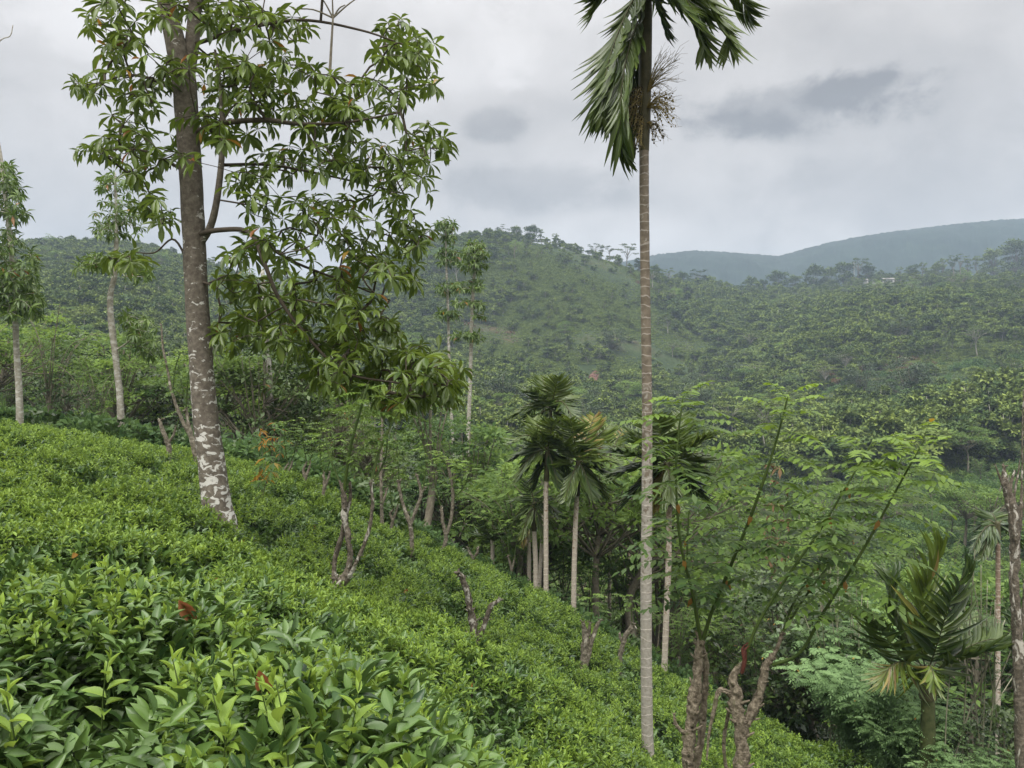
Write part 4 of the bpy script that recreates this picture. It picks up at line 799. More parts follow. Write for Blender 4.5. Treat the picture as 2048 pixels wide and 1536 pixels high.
    pollard('pollard_stump', 'bare dark pollard with two crooked arms lower on the tea slope', 10.5, [[(948, 1318, 20), (948, 1285, 18), (946, 1250, 20), (940, 1215, 17), (932, 1180, 17), (924, 1155, 15), (916, 1148, 10)], [(950, 1285, 14), (964, 1262, 13), (974, 1235, 12), (982, 1212, 12), (998, 1200, 8)]], bark='bark_dark', bump=.35)
    pollard('pollard_stump', 'stocky fluted stump with upturned prongs left of the tall palm', 13.5, [[(1168, 1330, 22), (1170, 1295, 20), (1172, 1268, 18), (1166, 1246, 8)], [(1172, 1330, 15), (1182, 1285, 14), (1194, 1252, 10), (1202, 1240, 6)], [(1172, 1285, 12), (1178, 1262, 10), (1180, 1245, 6)]], [dict(p=[(1180, 1250, 3), (1184, 1215, 2), (1180, 1180, 2)], n=6, L=.3, t0=.3, t1=.6)], bark='bark_knot')
    pollard('pollard_stump', 'small leaning stump with red-brown cut top, directly left of the tall palm', 14.5, [[(1240, 1322, 12), (1245, 1295, 12), (1250, 1275, 12), (1262, 1255, 14), (1266, 1248, 9)], [(1246, 1290, 9), (1241, 1275, 9), (1240, 1268, 5)]], [dict(p=[(1264, 1252, 3), (1262, 1215, 2), (1255, 1190, 2)], n=6, L=.32, t0=.3, t1=.5)])
    pollard('pollard_tree', 'orange-barked Y-shaped pollard at the upper tea edge', 17.5, [[(824, 1112, 11), (823, 1070, 11), (819, 1045, 12), (808, 1015, 9), (800, 985, 8), (798, 965, 8)], [(821, 1050, 9), (832, 1020, 10), (842, 988, 9), (836, 960, 6), (833, 948, 5)], [(842, 988, 7), (850, 975, 5)]],
        [dict(p=[(798, 968, 3), (796, 920, 2.5), (790, 880, 2)], n=9, L=.42, t1=.6), dict(p=[(846, 980, 3), (852, 930, 2.5), (850, 890, 2)], n=8, L=.4, t1=.8)])
    pollard('pollard_tree', 'slim pollard at the tea edge topped by bright yellow-green tufts', 20, [[(887, 1106, 11), (892, 1075, 10), (886, 1045, 9), (884, 1020, 8)], [(891, 1075, 9), (902, 1040, 9), (906, 990, 9), (900, 950, 9), (896, 930, 8)]],
        [dict(p=[(896, 935, 4), (884, 918, 3), (874, 912, 2)], n=9, L=.36, t0=.7, t1=.84, st=.1), dict(p=[(900, 935, 4), (914, 930, 3), (922, 922, 2)], n=9, L=.34, t0=.75, t1=.84, st=.1), dict(p=[(904, 985, 3), (918, 950, 3), (922, 940, 2)], n=7, L=.3, t0=.7, t1=.84), dict(p=[(884, 1020, 3), (872, 980, 2.5), (868, 940, 2)], n=8, L=.4), dict(p=[(905, 1000, 3), (930, 970, 2.5), (940, 930, 2)], n=8, L=.4)], bark='bark_knot')
    pollard('pollard_stump', 'little pinkish forked stump just beyond the tea edge', 21.5, [[(946, 1132, 8), (946, 1118, 9), (940, 1106, 8), (937, 1098, 6)], [(947, 1118, 7), (954, 1106, 6), (956, 1098, 5)]], [dict(p=[(940, 1100, 3), (932, 1060, 2), (930, 1030, 2)], n=7, L=.38)])
    pollard('pollard_stump', 'thin forked stump standing between the pinkish stump and the palm cluster', 22.5, [[(1021, 1168, 7), (1023, 1145, 7), (1020, 1125, 6), (1016, 1112, 5)], [(1023, 1145, 6), (1028, 1122, 5), (1030, 1112, 4)]], [dict(p=[(1020, 1118, 3), (1014, 1070, 2), (1012, 1040, 2)], n=8, L=.4), dict(p=[(1028, 1118, 3), (1034, 1080, 2), (1036, 1050, 2)], n=7, L=.38)])
    crest = [('short stump with twiggy top on the tea crest, first after the lichened tree', [(574, 972, 9), (573, 955, 9), (571, 940, 7), (575, 928, 5)], 17.5), ('pale stump with three prongs on the tea crest, under the crown', [(608, 978, 9), (610, 958, 9), (607, 940, 7), (613, 925, 5)], 17.3),
             ('dark stump on the tea crest beside the ferny shoots', [(646, 998, 9), (648, 978, 9), (649, 960, 8), (646, 948, 6)], 16.8), ('straight grey stem rising from the tea behind the twisted pollard', [(764, 1052, 9), (763, 1010, 8.5), (762, 960, 8), (763, 890, 7), (765, 830, 6)], 18.5), ('low gnarled stump behind the twisted pollard', [(783, 1060, 8), (785, 1042, 8), (780, 1028, 6), (786, 1020, 4)], 18.8)]
    for lb, pts, dp in crest:
        t = pts[-1]
        pollard('pollard_stump', lb, dp, [pts, [pts[1], (pts[1][0] + 8, pts[1][1] - 20, pts[1][2] * .7), (pts[1][0] + 11, pts[1][1] - 32, pts[1][2] * .5)]], [dict(p=[(t[0], t[1], 3), (t[0] - 6, t[1] - 45, 2.5), (t[0] - 4, t[1] - 85, 2)], n=9, L=.42), dict(p=[(t[0] + 6, t[1], 3), (t[0] + 18, t[1] - 40, 2.5), (t[0] + 24, t[1] - 70, 2)], n=8, L=.4)], bark='bark_knot')
    pollard('pollard_tree', 'crooked grey-brown pollard leaning behind the foot of the lichened tree', 15, [[(396, 935, 17), (390, 900, 16), (380, 870, 13), (360, 830, 9), (345, 790, 7), (335, 740, 6), (325, 690, 5), (322, 650, 4)], [(384, 880, 12), (378, 850, 9), (372, 820, 8)]],
        [dict(p=[(372, 820, 4), (376, 760, 3), (386, 700, 2.5)], n=12, L=.42), dict(p=[(378, 840, 4), (366, 780, 3, .3), (356, 730, 2.5, .5)], n=11, L=.42), dict(p=[(345, 790, 3), (350, 740, 2.5, .2), (362, 700, 2, .3)], n=9, L=.4)], bark='bark_knot')
    pollard('pollard_stump', 'broken reddish stump leaning left of the lichened tree', 16, [[(338, 905, 13), (334, 885, 12), (327, 862, 11), (320, 842, 9)], [(334, 890, 8), (346, 872, 7), (352, 855, 5)]], [dict(p=[(352, 858, 3), (362, 830, 2), (372, 812, 2)], n=6, L=.36)])
    # the snag at the right edge
    pollard('dead_snag', 'dead snag with peeling bark and a ragged spiky top at the right edge', 12, [[(2044, 1560, 29.6), (2040, 1400, 25.2), (2034, 1260, 22.2), (2030, 1150, 20.0), (2028, 1070, 22.2), (2024, 1010, 25.2), (2012, 965, 16.3), (2008, 935, 5.9)], [(2030, 1100, 13.3, .1), (2040, 1030, 10.4, .1), (2044, 960, 4.4, .1), (2046, 780, 1.9, .1, 0)], [(2016, 1000, 10.4), (2024, 960, 6.7), (2030, 942, 3.0)], [(2012, 985, 7.4), (2000, 955, 5.2), (1990, 930, 2.2)], [(2030, 1080, 6, -.1), (2016, 1010, 5, -.14), (2018, 950, 2, -.15, 0)], [(2034, 1240, 5, -.12), (2024, 1180, 4, -.14), (2020, 1110, 2, -.12, 0)], [(2024, 1010, 7), (2036, 950, 4), (2040, 918, 1.5, 0, 0)], [(2036, 1300, 10.4), (2046, 1240, 8.9), (2050, 1160, 6.7)]], bark='bark_dark', bump=.4)
pollards()

# ------------------------------------------------------------------ fallen leaves and single shoots on the tea
def bits():
    for px, py, L, t, lb in [(398, 1248, .14, 1., 'curled orange-brown dead leaf standing on the front tea bushes'), (430, 1172, .15, .985, 'pale pinkish-brown dead leaf lying on the tea'), (148, 1127, .12, .93, 'tan dead leaf on the tea at the left'), (482, 1090, .16, .90, 'yellow fallen leaf below the foot of the lichened tree'),
                             (808, 1184, .16, .96, 'orange fallen leaf on the tea right of the twisted pollard'), (632, 1062, .2, 1., 'brown fallen leaf on the tea right of the lichened tree'), (545, 1392, .11, 1., 'small russet leaf among the front shoots'), (938, 1382, .1, .95, 'tiny orange leaf low on the slope')]:
        p = tea_at(px, py); s = p + np.array((0, -.03, .05)); lv = Leaves(leaf_shape(5, .5, .4, -.5)); mb = MB(); a = rng.uniform(-.8, .8)
        lv.add(s - np.array((0, 0, L * .3)), (math.sin(a) * .6, -.25, .8) if t == 1. else (math.cos(a), -.3, .25), np.array((.1, -1, .6)), L * .8, L * .34, t); lv.into(mb)
        tag(mb.obj('fallen_leaf', M['litter'], None), lb, 'leaf', 'fallen leaves on the tea')
    for px, py, h, size, tint, lb in [(372, 1440, .17, .062, .82, 'tall bright tea shoot in front, below the orange dead leaf'), (585, 1520, .19, .066, .80, 'upright yellow-green tea shoot at the bottom, half way to the tall palm'), (700, 1480, .16, .06, .78, 'bright tea shoot beside the large dark leaves at the bottom'),
                                      (205, 1400, .15, .062, .70, 'broad-leaved tea shoot near the left bottom corner'), (30, 1500, .16, .066, .84, 'pale lime tea shoot in the bottom left corner'), (470, 1500, .15, .062, .76, 'low tea shoot at the bottom beside the upright yellow-green one')]:
        p = tea_at(px, py); root = empty('tea_shoot', p - UP * .1, lb, 'tea shoot', 'tea shoots standing up in front'); ms, ml = MB(), MB()
        mb = MB(); tea_shoot(mb, p - UP * .1, h + .08, 9, size, tint, (rng.normal(0, .1), -.1, 0)); fm = mb.obj('foliage', [M['tea_young'], M['green_stem']], root, p - UP * .1)
    p = tea_at(795, 1490); root = empty('tea_twig', p - UP * .1, 'twig with large dark blue-green glossy tea leaves at the bottom', 'tea twig'); mb = MB(); lv = Leaves(LEAF_TEA)
    for k in range(11):
        a = rng.uniform(0, 6.28); e = rng.uniform(.1, 1.1); lv.add(p + np.array((rng.normal(0, .03), rng.normal(0, .03), rng.uniform(0, .06))), (math.cos(a) * math.cos(e), math.sin(a) * math.cos(e), math.sin(e)), UP + rdir() * .5, rng.uniform(.06, .085), rng.uniform(.025, .035), rng.uniform(.15, .6))
    lv.into(mb); mb.obj('foliage', M['tea_old'], root, p - UP * .1)
    mb = MB(); tube(mb, [p - UP * .12, p, p + UP * .05], [.005, .004, .002], 6); mb.obj('stem', M['green_stem'], root, p - UP * .1)
M['litter'] = leaf_mat('dead_leaf', (.1, .1, .05), (.2, .2, .05), old=(.42, .26, .06), dead=(.36, .15, .06), trans=.15, rough=.6, rvar=0)
bits()

# ------------------------------------------------------------------ woodland: a few of each kind, then copies
def feathery(h, spread, nshoot, L=.5, pairs=6, t0=.25, t1=.75, trunk_h=.35, nleaf=18):
    mb, lv = MB(), Leaves(BLADE); top = np.array((rng.normal(0, .05) * h, rng.normal(0, .05) * h, h * trunk_h)); c = catmull([(0, 0, -.4), top * .5 + rdir() * .06 * h * .3, top], 5); tube(mb, c, [h * .022, h * .018], 7, .15, 5, mat=1)
    for k in range(nshoot):
        a = k * 2.4 + rng.normal(0, .4); r = spread * rng.uniform(.3, 1); e = np.array((math.cos(a) * r, math.sin(a) * r, h * rng.uniform(.72, 1.0))); s = c[-1] if k % 2 else c[int(len(c) * .7)]
        m = s + (e - s) * .5 + np.array((0, 0, .12 * h)); q = catmull([s, m, e], 6); tube(mb, q, [h * .005, h * .002], 5, mat=1, cap=False)
        shoot_leaves(lv, None, q, int(nleaf * 1.3), L, pairs, L * .22, L * .085, t0, t1, .04, .2)
    lv.into(mb, 0); return mb
def leafy(h, r, nclump, per, ls, flat=.45, trunk_h=.45, t=.42, shape=QUAD, spread_t=.2, bare=False):
    mb, lv = MB(), Leaves(shape); c = catmull([(0, 0, -.5), (rng.normal(0, .04) * h, rng.normal(0, .04) * h, h * trunk_h * .6), (rng.normal(0, .05) * h, rng.normal(0, .05) * h, h * trunk_h), (0, 0, h * .85)], 5); tube(mb, c, [h * .024, h * .018, h * .012, h * .004], 7, .1, 4, mat=1)
    for k in range(nclump):
        a = rng.uniform(0, 6.28); q = math.sqrt(rng.uniform()) * r; z = h * (trunk_h + (1 - trunk_h) * rng.uniform() ** .8 * (1 - .35 * (q / r) ** 2)); e = np.array((math.cos(a) * q, math.sin(a) * q, z)); s = c[int(len(c) * rng.uniform(.45, .8))]
        tube(mb, catmull([s, (s + e) / 2 + np.array((0, 0, -.03 * h)), e], 3), [h * .007, h * .002], 4, mat=1, cap=False)
        cr = r * rng.uniform(.22, .42); tn = t + rng.normal(0, spread_t)
        for _ in range(per):
            d = rdir(-.3, 1); o = d * cr * rng.uniform(.35, 1) * np.array((1, 1, flat)); lv.add(e + o, unit(d * np.array((1, 1, .3)) + rdir() * .7), UP + rdir() * .6, ls * rng.uniform(.6, 1.25), ls * rng.uniform(.4, .6), np.clip(tn + (o[2] / (cr * flat)) * .06 + rng.normal(0, .1), 0, .84))
    lv.into(mb, 0); return mb
def mesh_pair(mb, name, lm, bm): return mb.mesh(name, [M[lm], M[bm]])
def split_mesh(mb):
    """one MB with leaves (mat 0) and wood (mat 1) as two MBs"""
    out = []
    for want in (0, 1):
        q = MB()
        n0 = 0
        for v, f, t, l, m in zip(mb.v, mb.f, mb.t, mb.l, mb.m):
            if len(m) and m[0] == want: q.add(v, f - n0, t, l, 0)
            n0 += len(v)
        out.append(q)
    return out
def kind(name, mbs, lm, bm):
    out = []
    for mb in mbs:
        a, b = split_mesh(mb); out.append((a.mesh(name + '_crown', M[lm]), b.mesh(name + '_trunk', M[bm]) if b.v else None))
    return out
def plant(name, var, x, y, s, rz, label, cat, group, parts=True, z=None, sz=1.0):
    o = empty(name, (x, y, gz(x, y) if z is None else z), label, cat, group); o.rotation_euler = (rng.normal(0, .05), rng.normal(0, .05), rz); o.scale = (s, s, s * sz)
    for nm, me in (('crown', var[0]), ('trunk', var[1])):
        if me is None: continue
        c = bpy.data.objects.new(nm, me); COL.objects.link(c); c.parent = o
    return o
K_FEATHER = kind('feathery_tree', [feathery(4.5, 1.3, 7), feathery(5, 1.6, 8), feathery(4, 1.1, 6), feathery(5, 1.2, 7, t0=.4, t1=.84), feathery(4.2, 1.8, 9, t0=.15, t1=.5)], 'wood_leaf', 'bark_mid')
K_LEAFY = kind('leafy_tree', [leafy(6, 2.2, 46, 70, .26), leafy(7, 2.0, 46, 70, .24, trunk_h=.3), leafy(6, 2.8, 52, 70, .26, flat=.3, trunk_h=.6), leafy(5, 2.2, 46, 70, .24, trunk_h=.2), leafy(7, 2.4, 30, 60, .26, flat=.3, trunk_h=.5)], 'wood_leaf', 'bark_mid')
K_DARK = kind('dark_tree', [leafy(5, 2.2, 50, 70, .24, trunk_h=.15), leafy(6, 2.4, 50, 70, .26, trunk_h=.25)], 'dark_leaf', 'bark_mid')
K_SHRUB = kind('feathery_shrub', [feathery(1.1, .85, 60, L=.17, pairs=7, t0=.45, t1=.84, trunk_h=.12, nleaf=18), feathery(.95, .75, 54, L=.17, pairs=7, t0=.5, t1=.84, trunk_h=.12, nleaf=18)], 'pale_shrub', 'green_stem')
K_WHORL = []
def droopy(h, r, n, L, t):
    mb, lv = MB(), Leaves(LEAF_OBO_LO); c = catmull([(0, 0, -.4), (.1, 0, h * .5), (0, 0, h * .8)], 4); tube(mb, c, [h * .02, h * .006], 7, .1, 4, mat=1)
    for k in range(n):
        d = rdir(-.35, 1); e = np.array((0, 0, h * .58)) + d * np.array((r, r, h * .42)) * rng.uniform(.55, 1) ** .5; s = c[int(len(c) * rng.uniform(.3, .9))]; tube(mb, [s, (s + e) / 2, e], [h * .004, h * .0015], 4, mat=1, cap=False); whorl(lv, e, d + UP * .2, int(rng.integers(6, 10)), L, t + rng.normal(0, .12), droop=.7)
    lv.into(mb, 0); return mb
K_WHORL = kind('droopy_tree', [droopy(5, 2.0, 240, .24, .5), droopy(4, 1.6, 180, .22, .6)], 'slim_leaf', 'bark_mid')
def woodland():
    n = 0; placed = []
    tl = np.array([(-400, 600), (0, 640), (350, 660), (700, 700), (900, 790), (1000, 860), (1250, 900), (1330, 960), (1500, 940), (1700, 900), (2048, 860), (2500, 820)])
    spec = [('feathery_tree', K_FEATHER, 4.6, 'slender tree with feathery light foliage in the valley woodland', 'feathery trees in the valley', 170),
            ('leafy_tree', K_LEAFY, 6.2, 'bushy round-crowned tree in the valley woodland', 'bushy trees in the valley', 120), ('dark_tree', K_DARK, 5.5, 'dense dark green tree in the valley woodland', 'dark trees in the valley', 16), ('droopy_tree', K_WHORL, 4.6, 'small tree with long drooping leaves in the valley woodland', 'drooping-leaved trees in the valley', 34)]
    for name, vs, hh, label, group, cnt in spec:
        k = 0; tries = 0
        while k < cnt and tries < 6000:
            tries += 1
            y = 23.5 * math.exp(rng.uniform(0, 1) ** 1.15 * math.log(210 / 23.5)); px = rng.uniform(-260, 2300); x = (px - 1024) / F * y
            if tea_mask(np.array([x]), np.array([y]))[0] > 0: continue
            if any(abs(x - a) < .055 * y ** .82 and abs(y - b) < .09 * y ** .9 for a, b in placed): continue
            if 925 < px < 1010 and y < 40 and name != 'feathery_tree': continue
            z = gz(x, y); bpy_ = 768 - F * z / y; lim = np.interp(px, tl[:, 0], tl[:, 1]) - (50 if name == 'feathery_tree' else 0) + rng.uniform(-20, 60) if y < 70 else 0
            s = rng.uniform(.75, 1.25); hpx = hh * s * F / y
            if y < 70 and bpy_ - hpx < lim: s *= (bpy_ - lim) / hpx
            if y >= 70: s *= 1.1
            if s < .33: continue
            placed.append((x, y)); v = vs[int(rng.integers(len(vs)))]
            plant(name, v, x, y, s, rng.uniform(0, 6.28), label, 'tree', group, z=z, sz=rng.uniform(.9, 1.1)); k += 1
    k = 0
    while k < 60:                                            # the thick growth below the right-hand slope
        px, y = rng.uniform(1310, 2200), 24 * math.exp(rng.uniform() * math.log(95 / 24)); x = (px - 1024) / F * y
        if tea_mask(np.array([x]), np.array([y]))[0] > 0 or any(abs(x - a) < .03 * y and abs(y - b) < .05 * y for a, b in placed): continue
        z = gz(x, y); lim = np.interp(px, tl[:, 0], tl[:, 1]) + rng.uniform(-30, 110); name, vs, hh, label, group, _ = spec[[0, 1, 1, 2, 3][int(rng.integers(5))]]; b_ = 768 - F * z / y
        s = min((b_ - lim) * y / F / hh if y < 60 else 9, rng.uniform(.7, 1.3))
        if s < .35: continue
        placed.append((x, y)); plant(name, vs[int(rng.integers(len(vs)))], x, y, s, rng.uniform(0, 6.28), label, 'tree', group, z=z); k += 1
    print('woodland', len(placed))
woodland()
def on(px, y): return (px - 1024) / F * y
# shrubs and trees one can single out
for px, y, s, v, nm, K, lb, cat in [(1725, 15.0, 2.3, 0, 'feathery_shrub', K_SHRUB, 'pale green feathery shrub at the bottom, left of the young palm', 'shrub'), (1800, 13.9, 1.7, 1, 'feathery_shrub', K_SHRUB, 'pale feathery shrub at the foot of the young palm', 'shrub'), (1950, 12.4, 1.5, 1, 'feathery_shrub', K_SHRUB, 'low feathery shrub in the bottom right corner', 'shrub'),
                                (1560, 17.8, .72, 0, 'dark_tree', K_DARK, 'dark thicket bush behind the forked pollard at the tea edge', 'bush'), (1650, 17.0, .62, 1, 'dark_tree', K_DARK, 'dark low bush just behind the pale feathery shrub', 'bush'), (2000, 13.5, .42, 0, 'dark_tree', K_DARK, 'blackish bush at the foot of the dead snag', 'bush'),
                                (1760, 27, 1.15, 0, 'droopy_tree', K_WHORL, 'broad tree with long hanging leaves behind the slanting shoots on the right', 'tree'), (1620, 25, .8, 1, 'droopy_tree', K_WHORL, 'smaller hanging-leaved tree behind the slanting shoots', 'tree'),
                                (1190, 24, .85, 4, 'feathery_tree', K_FEATHER, 'dark ferny tree behind the palm with white-ringed trunk', 'tree'), (1125, 25, .75, 2, 'feathery_tree', K_FEATHER, 'ferny sapling between the palm trunks', 'tree'), (1440, 18.2, .55, 3, 'feathery_tree', K_FEATHER, 'ferny tree behind the knobbly pollard', 'tree'), (1500, 17.2, .5, 0, 'feathery_tree', K_FEATHER, 'ferny sapling between the two front pollards', 'tree'), (1350, 18.6, .45, 1, 'feathery_tree', K_FEATHER, 'ferny sapling by the slim palm behind the tall palm', 'tree')]:
    plant(nm, K[v], on(px, y), y, s, rng.uniform(0, 6.28), lb, cat, None)
def canes():
    for lb, dp, base, tips in [('clump of pale leaning canes beyond the forked pollard', 15.6, (1715, 1385), [(1590, 1260), (1606, 1225), (1630, 1250), (1640, 1200), (1655, 1170), (1668, 1210), (1680, 1185), (1690, 1150), (1700, 1190), (1712, 1160), (1725, 1175), (1735, 1200)]), ('clump of thin grey canes between the young palm and the snag', 13.4, (1940, 1420), [(1950, 1100), (1962, 1130), (1938, 1120), (1975, 1160), (1990, 1200), (2010, 1240), (2030, 1280), (1925, 1180), (2040, 1330), (1915, 1230)]), ('clump of bare upright canes right of the front pollards, further back', 24, (1660, 1180), [(1648, 1020), (1656, 1040), (1664, 1010), (1672, 1035), (1682, 1050), (1640, 1060)])]:
        b = at(*base, dp); b[2] = min(gz(b[0], b[1]), b[2]); root = empty('cane_clump', b, lb, 'canes', None); lv = Leaves(BLADE); ml = MB()
        for t in tips:
            q = at(*t, dp + rng.normal(0, .5)); s = b + np.array((rng.normal(0, .35), rng.normal(0, .3), 0)); mb = MB(); c = catmull([s, s + (q - s) * .5 + np.array((rng.normal(0, .06), 0, .12)), q], 5); tube(mb, c, [.014, .007], 5); mb.obj('cane', M['grey_stem'], root, b)
            shoot_leaves(lv, None, c, 7, .3, 6, .06, .026, .2, .6, .6)
        lv.into(ml); ml.obj('foliage', M['shrub_leaf'], root, b)
canes()
def saplings():
    for lb, dp, base, tips, t in [('slim sapling with a few pinkish-orange young leaves on the tea crest', 19, (545, 955), [(550, 845), (562, 858), (535, 880), (520, 862), (570, 880)], .93), ('thin two-stemmed sapling with yellowish leaves right of the lichened tree', 14, (515, 1000), [(520, 930), (548, 925), (532, 915)], .89), ('withered yellow-brown broad-leaved plant behind the slanting shoot', 26, (1550, 1120), [(1540, 930), (1560, 935), (1570, 980), (1530, 990), (1555, 1010), (1545, 960), (1565, 1040)], .93)]:
        b = at(*base, dp); b[2] = gz(b[0], b[1]) + .0; root = empty('sapling', b, lb, 'sapling'); ms, lv = MB(), Leaves(LEAF_OBO_LO)
        for q in tips:
            e = at(*q, dp + rng.normal(0, .25)); c = catmull([b + rdir() * .05, (b + e) / 2 + rdir() * .1, e], 4); tube(ms, c, [.012, .004], 5)
            for j in (-1, -2, -3): whorl(lv, c[j], UP, 7, .22 if dp < 25 else .4, .5, droop=.8)
        lv.t = [t + rng.normal(0, .02) if rng.uniform() < (.35 if dp < 25 else .65) else rng.uniform(.3, .7) for _ in lv.t]; ms.obj('stem', M['bark_mid'], root, b); ml = MB(); lv.into(ml); ml.obj('foliage', M['shrub_leaf'] if dp < 25 else M['far_leaf'], root, b)
saplings()

# ------------------------------------------------------------------ undergrowth and the far wooded slopes (nobody could count these)
def undergrowth():
    src = []
    def bush(n, ls, flat, t, shape=QUAD, sp=.15):
        mb, lv = MB(), Leaves(shape)
        for _ in range(n):
            d = rdir(-.1, 1); o = d * rng.uniform(.5, 1.05) * np.array((1, 1, flat)) * (1 + .25 * mnoise.noise(Vector(d * 2.2 + n))); lv.add(o, unit(d * np.array((1, 1, .4)) + rdir() * .8), UP + rdir() * .8, ls * rng.uniform(.6, 1.3), ls * rng.uniform(.4, .7), np.clip(t + rng.normal(0, sp), 0, .84))
        lv.into(mb); return mb
    for k in range(3): src.append(lib('under_bush', bush(420, .22, .8, .35 + .12 * k), M['shrub_leaf']))
    src.append(lib('under_bush_dark', bush(420, .22, .8, .4), M['dark_leaf']))
    for k in range(2):
        mb, lv = MB(), Leaves(BLADE)
        for q in range(16): a = rng.uniform(0, 6.28); e = rng.uniform(.3, 1.3); pinnate(lv, None, np.array((rng.normal(0, .15), rng.normal(0, .15), 0)), np.array((math.cos(a) * math.cos(e), math.sin(a) * math.cos(e), math.sin(e))), 1.0, 9, .2, .075, rng.uniform(.2, .75), .5)
        lv.into(mb); src.append(lib('under_fern', mb, M['fern_leaf']))
    n = 26000; y = 17 * np.exp(rng.uniform(0, 1, n) * math.log(240 / 17)); px = rng.uniform(-420, 2480, n); x = (px - 1024) / F * y
    ok = (tea_mask(x, y) <= 0) ; x, y = x[ok], y[ok]; n = len(x); z = ground(x, y)
    pn = np.array([mnoise.noise(Vector((a * .06, b * .05, 5))) for a, b in zip(x, y)])
    idx = np.where(rng.uniform(size=n) < .07 + .2 * (pn > .25), 3, rng.choice([0, 1, 2, 4, 5], n, p=[.24, .24, .16, .18, .18]))
    pxx = 1024 + F * x / y; idx = np.where((pxx > 1420) & (pxx < 1690) & (y < 21), 3, idx)
    s = rng.uniform(.28, .75, n) * (1 + y / 90); s = np.where(y < 24, s * np.where(pxx < 760, 1.15, .7), s)
    scatter('undergrowth', np.c_[x, y, z - .08], np.c_[rng.normal(0, .15, n), rng.normal(0, .15, n), rng.uniform(0, 6.28, n)], s, idx, src, 'tangled green undergrowth filling the valley between the trees', 'undergrowth')
    def patch(n, t, sp=.12):
        mb, lv = MB(), Leaves(QUAD)
        for q in range(int(rng.integers(5, 9))):
            o0 = np.array((rng.normal(0, 1.0), rng.normal(0, 1.0), 0)); r = rng.uniform(.3, .95) ** 1.2; f = rng.uniform(.5, 1.1); tt = t + rng.normal(0, .13)
            for _ in range(int(n * r)):
                d = rdir(-.1, 1); o = d * r * rng.uniform(.4, 1.15) * np.array((1, 1, f)); lv.add(o0 + o, unit(d * np.array((1, 1, .3)) + rdir() * .9), UP + rdir() * .8, .26 * rng.uniform(.5, 1.4), .15 * rng.uniform(.7, 1.3), np.clip(tt + rng.normal(0, sp), 0, .84))
        lv.into(mb); return mb
    far = []
    for k in range(4): far.append(lib('slope_bush', patch(120, [.25, .42, .55, .35][k]), M['far_leaf']))
    for k in range(3):
        mb = leafy([2.4, 3, 2.2][k], [.9, .8, 1.3][k], 16, 56, .28, flat=[.5, .7, .3][k], trunk_h=[.3, .25, .6][k], t=.35); far.append(lib('slope_tree', mb, [M['far_leaf'], M['bark_pale']]))
    mb = bush(200, .28, .6, .97, sp=.02); far.append(lib('slope_dry_bush', mb, M['far_leaf']))
    for k in range(len(far[-1].data.attributes['tint'].data)): far[-1].data.attributes['tint'].data[k].value = rng.uniform(.88, 1.)
    n = 235000; y = np.where(rng.uniform(size=n) < .45, 120 * np.exp(rng.uniform(0, 1, n) * math.log(640 / 120)), rng.uniform(210, 470, n)); px = rng.uniform(-420, 2480, n); q = np.arange(n) > n - 110000; px = np.where(q, rng.normal(1110, 150, n), px); y = np.where(q, rng.uniform(205, 475, n), y); x = (px - 1024) / F * y; z = ground(x, y)
    cov = np.array([mnoise.fractal(Vector((a * .011, b * .011, 1)), 1, 2, 4) for a, b in zip(x, y)]); dry = np.array([mnoise.fractal(Vector((a * .014, b * .02, 8)), 1, 2, 4) for a, b in zip(x, y)])
    teahill = np.exp(-((px - 1120) / 260) ** 2) * (y > 200)            # the central hill is mostly low tea
    forest = np.clip(.5 + cov * 1.1 - teahill * .75 + (px < 700) * .2, 0.02, .95)
    tree = rng.uniform(size=n) < forest * np.where(teahill > .4, .2, .42)
    idx = np.where(tree, rng.choice([4, 5, 6], n), rng.choice([0, 1, 2, 3], n)); idx = np.where((dry > .42) & (rng.uniform(size=n) < .45), 7, idx)
    s = np.where(tree, rng.uniform(.7, 3.0, n), rng.uniform(.3, 1.15, n)) * np.where(teahill > .4, .9, 1) * (1 + .5 * np.clip(cov, -.6, .8))
    keep = ~((np.abs(px - 1174) < 26) & (y > 248) & (y < 286))
    x, y, z, idx, s = x[keep], y[keep], z[keep], idx[keep], s[keep]; n = len(x)
    scatter('hillside_growth', np.c_[x, y, z - .1], np.c_[rng.normal(0, .1, n), rng.normal(0, .1, n), rng.uniform(0, 6.28, n)], s, idx, far, 'bushes, tea and trees covering the far slopes', 'hillside growth')
undergrowth()

# ------------------------------------------------------------------ trees and houses on the skyline
def umbrella(h, r, n, t=.3, per=40, ls=.075):
    mb, lv = MB(), Leaves(QUAD); c = catmull([(0, 0, -.5), (.03 * h, 0, h * .3), (0, .02 * h, h * .55)], 4); tube(mb, c, [h * .022, h * .016], 6, mat=1)
    for k in range(n):
        a = k * 2.4; q = r * rng.uniform(.25, 1); e = np.array((math.cos(a) * q, math.sin(a) * q, h * (rng.uniform(.68, .98) - .12 * (q / r) ** 2))); tube(mb, catmull([c[-1 - k % 4], (c[-1] + e) / 2 + np.array((0, 0, .04 * h)), e], 3), [h * .009, h * .003], 4, mat=1, cap=False)
        for _ in range(per): o = rdir() * np.array((.3 * r, .3 * r, .035 * h)) * rng.uniform(.2, 1); lv.add(e + o, rdir(-.2, .3), UP + rdir() * .3, h * ls, h * ls * .6, np.clip(t + rng.normal(0, .12), 0, .8))
    lv.into(mb); return mb
K_UMB = kind('umbrella_tree', [umbrella(10, 5, 12), umbrella(10, 4, 8)], 'far_leaf', 'bark_mid')
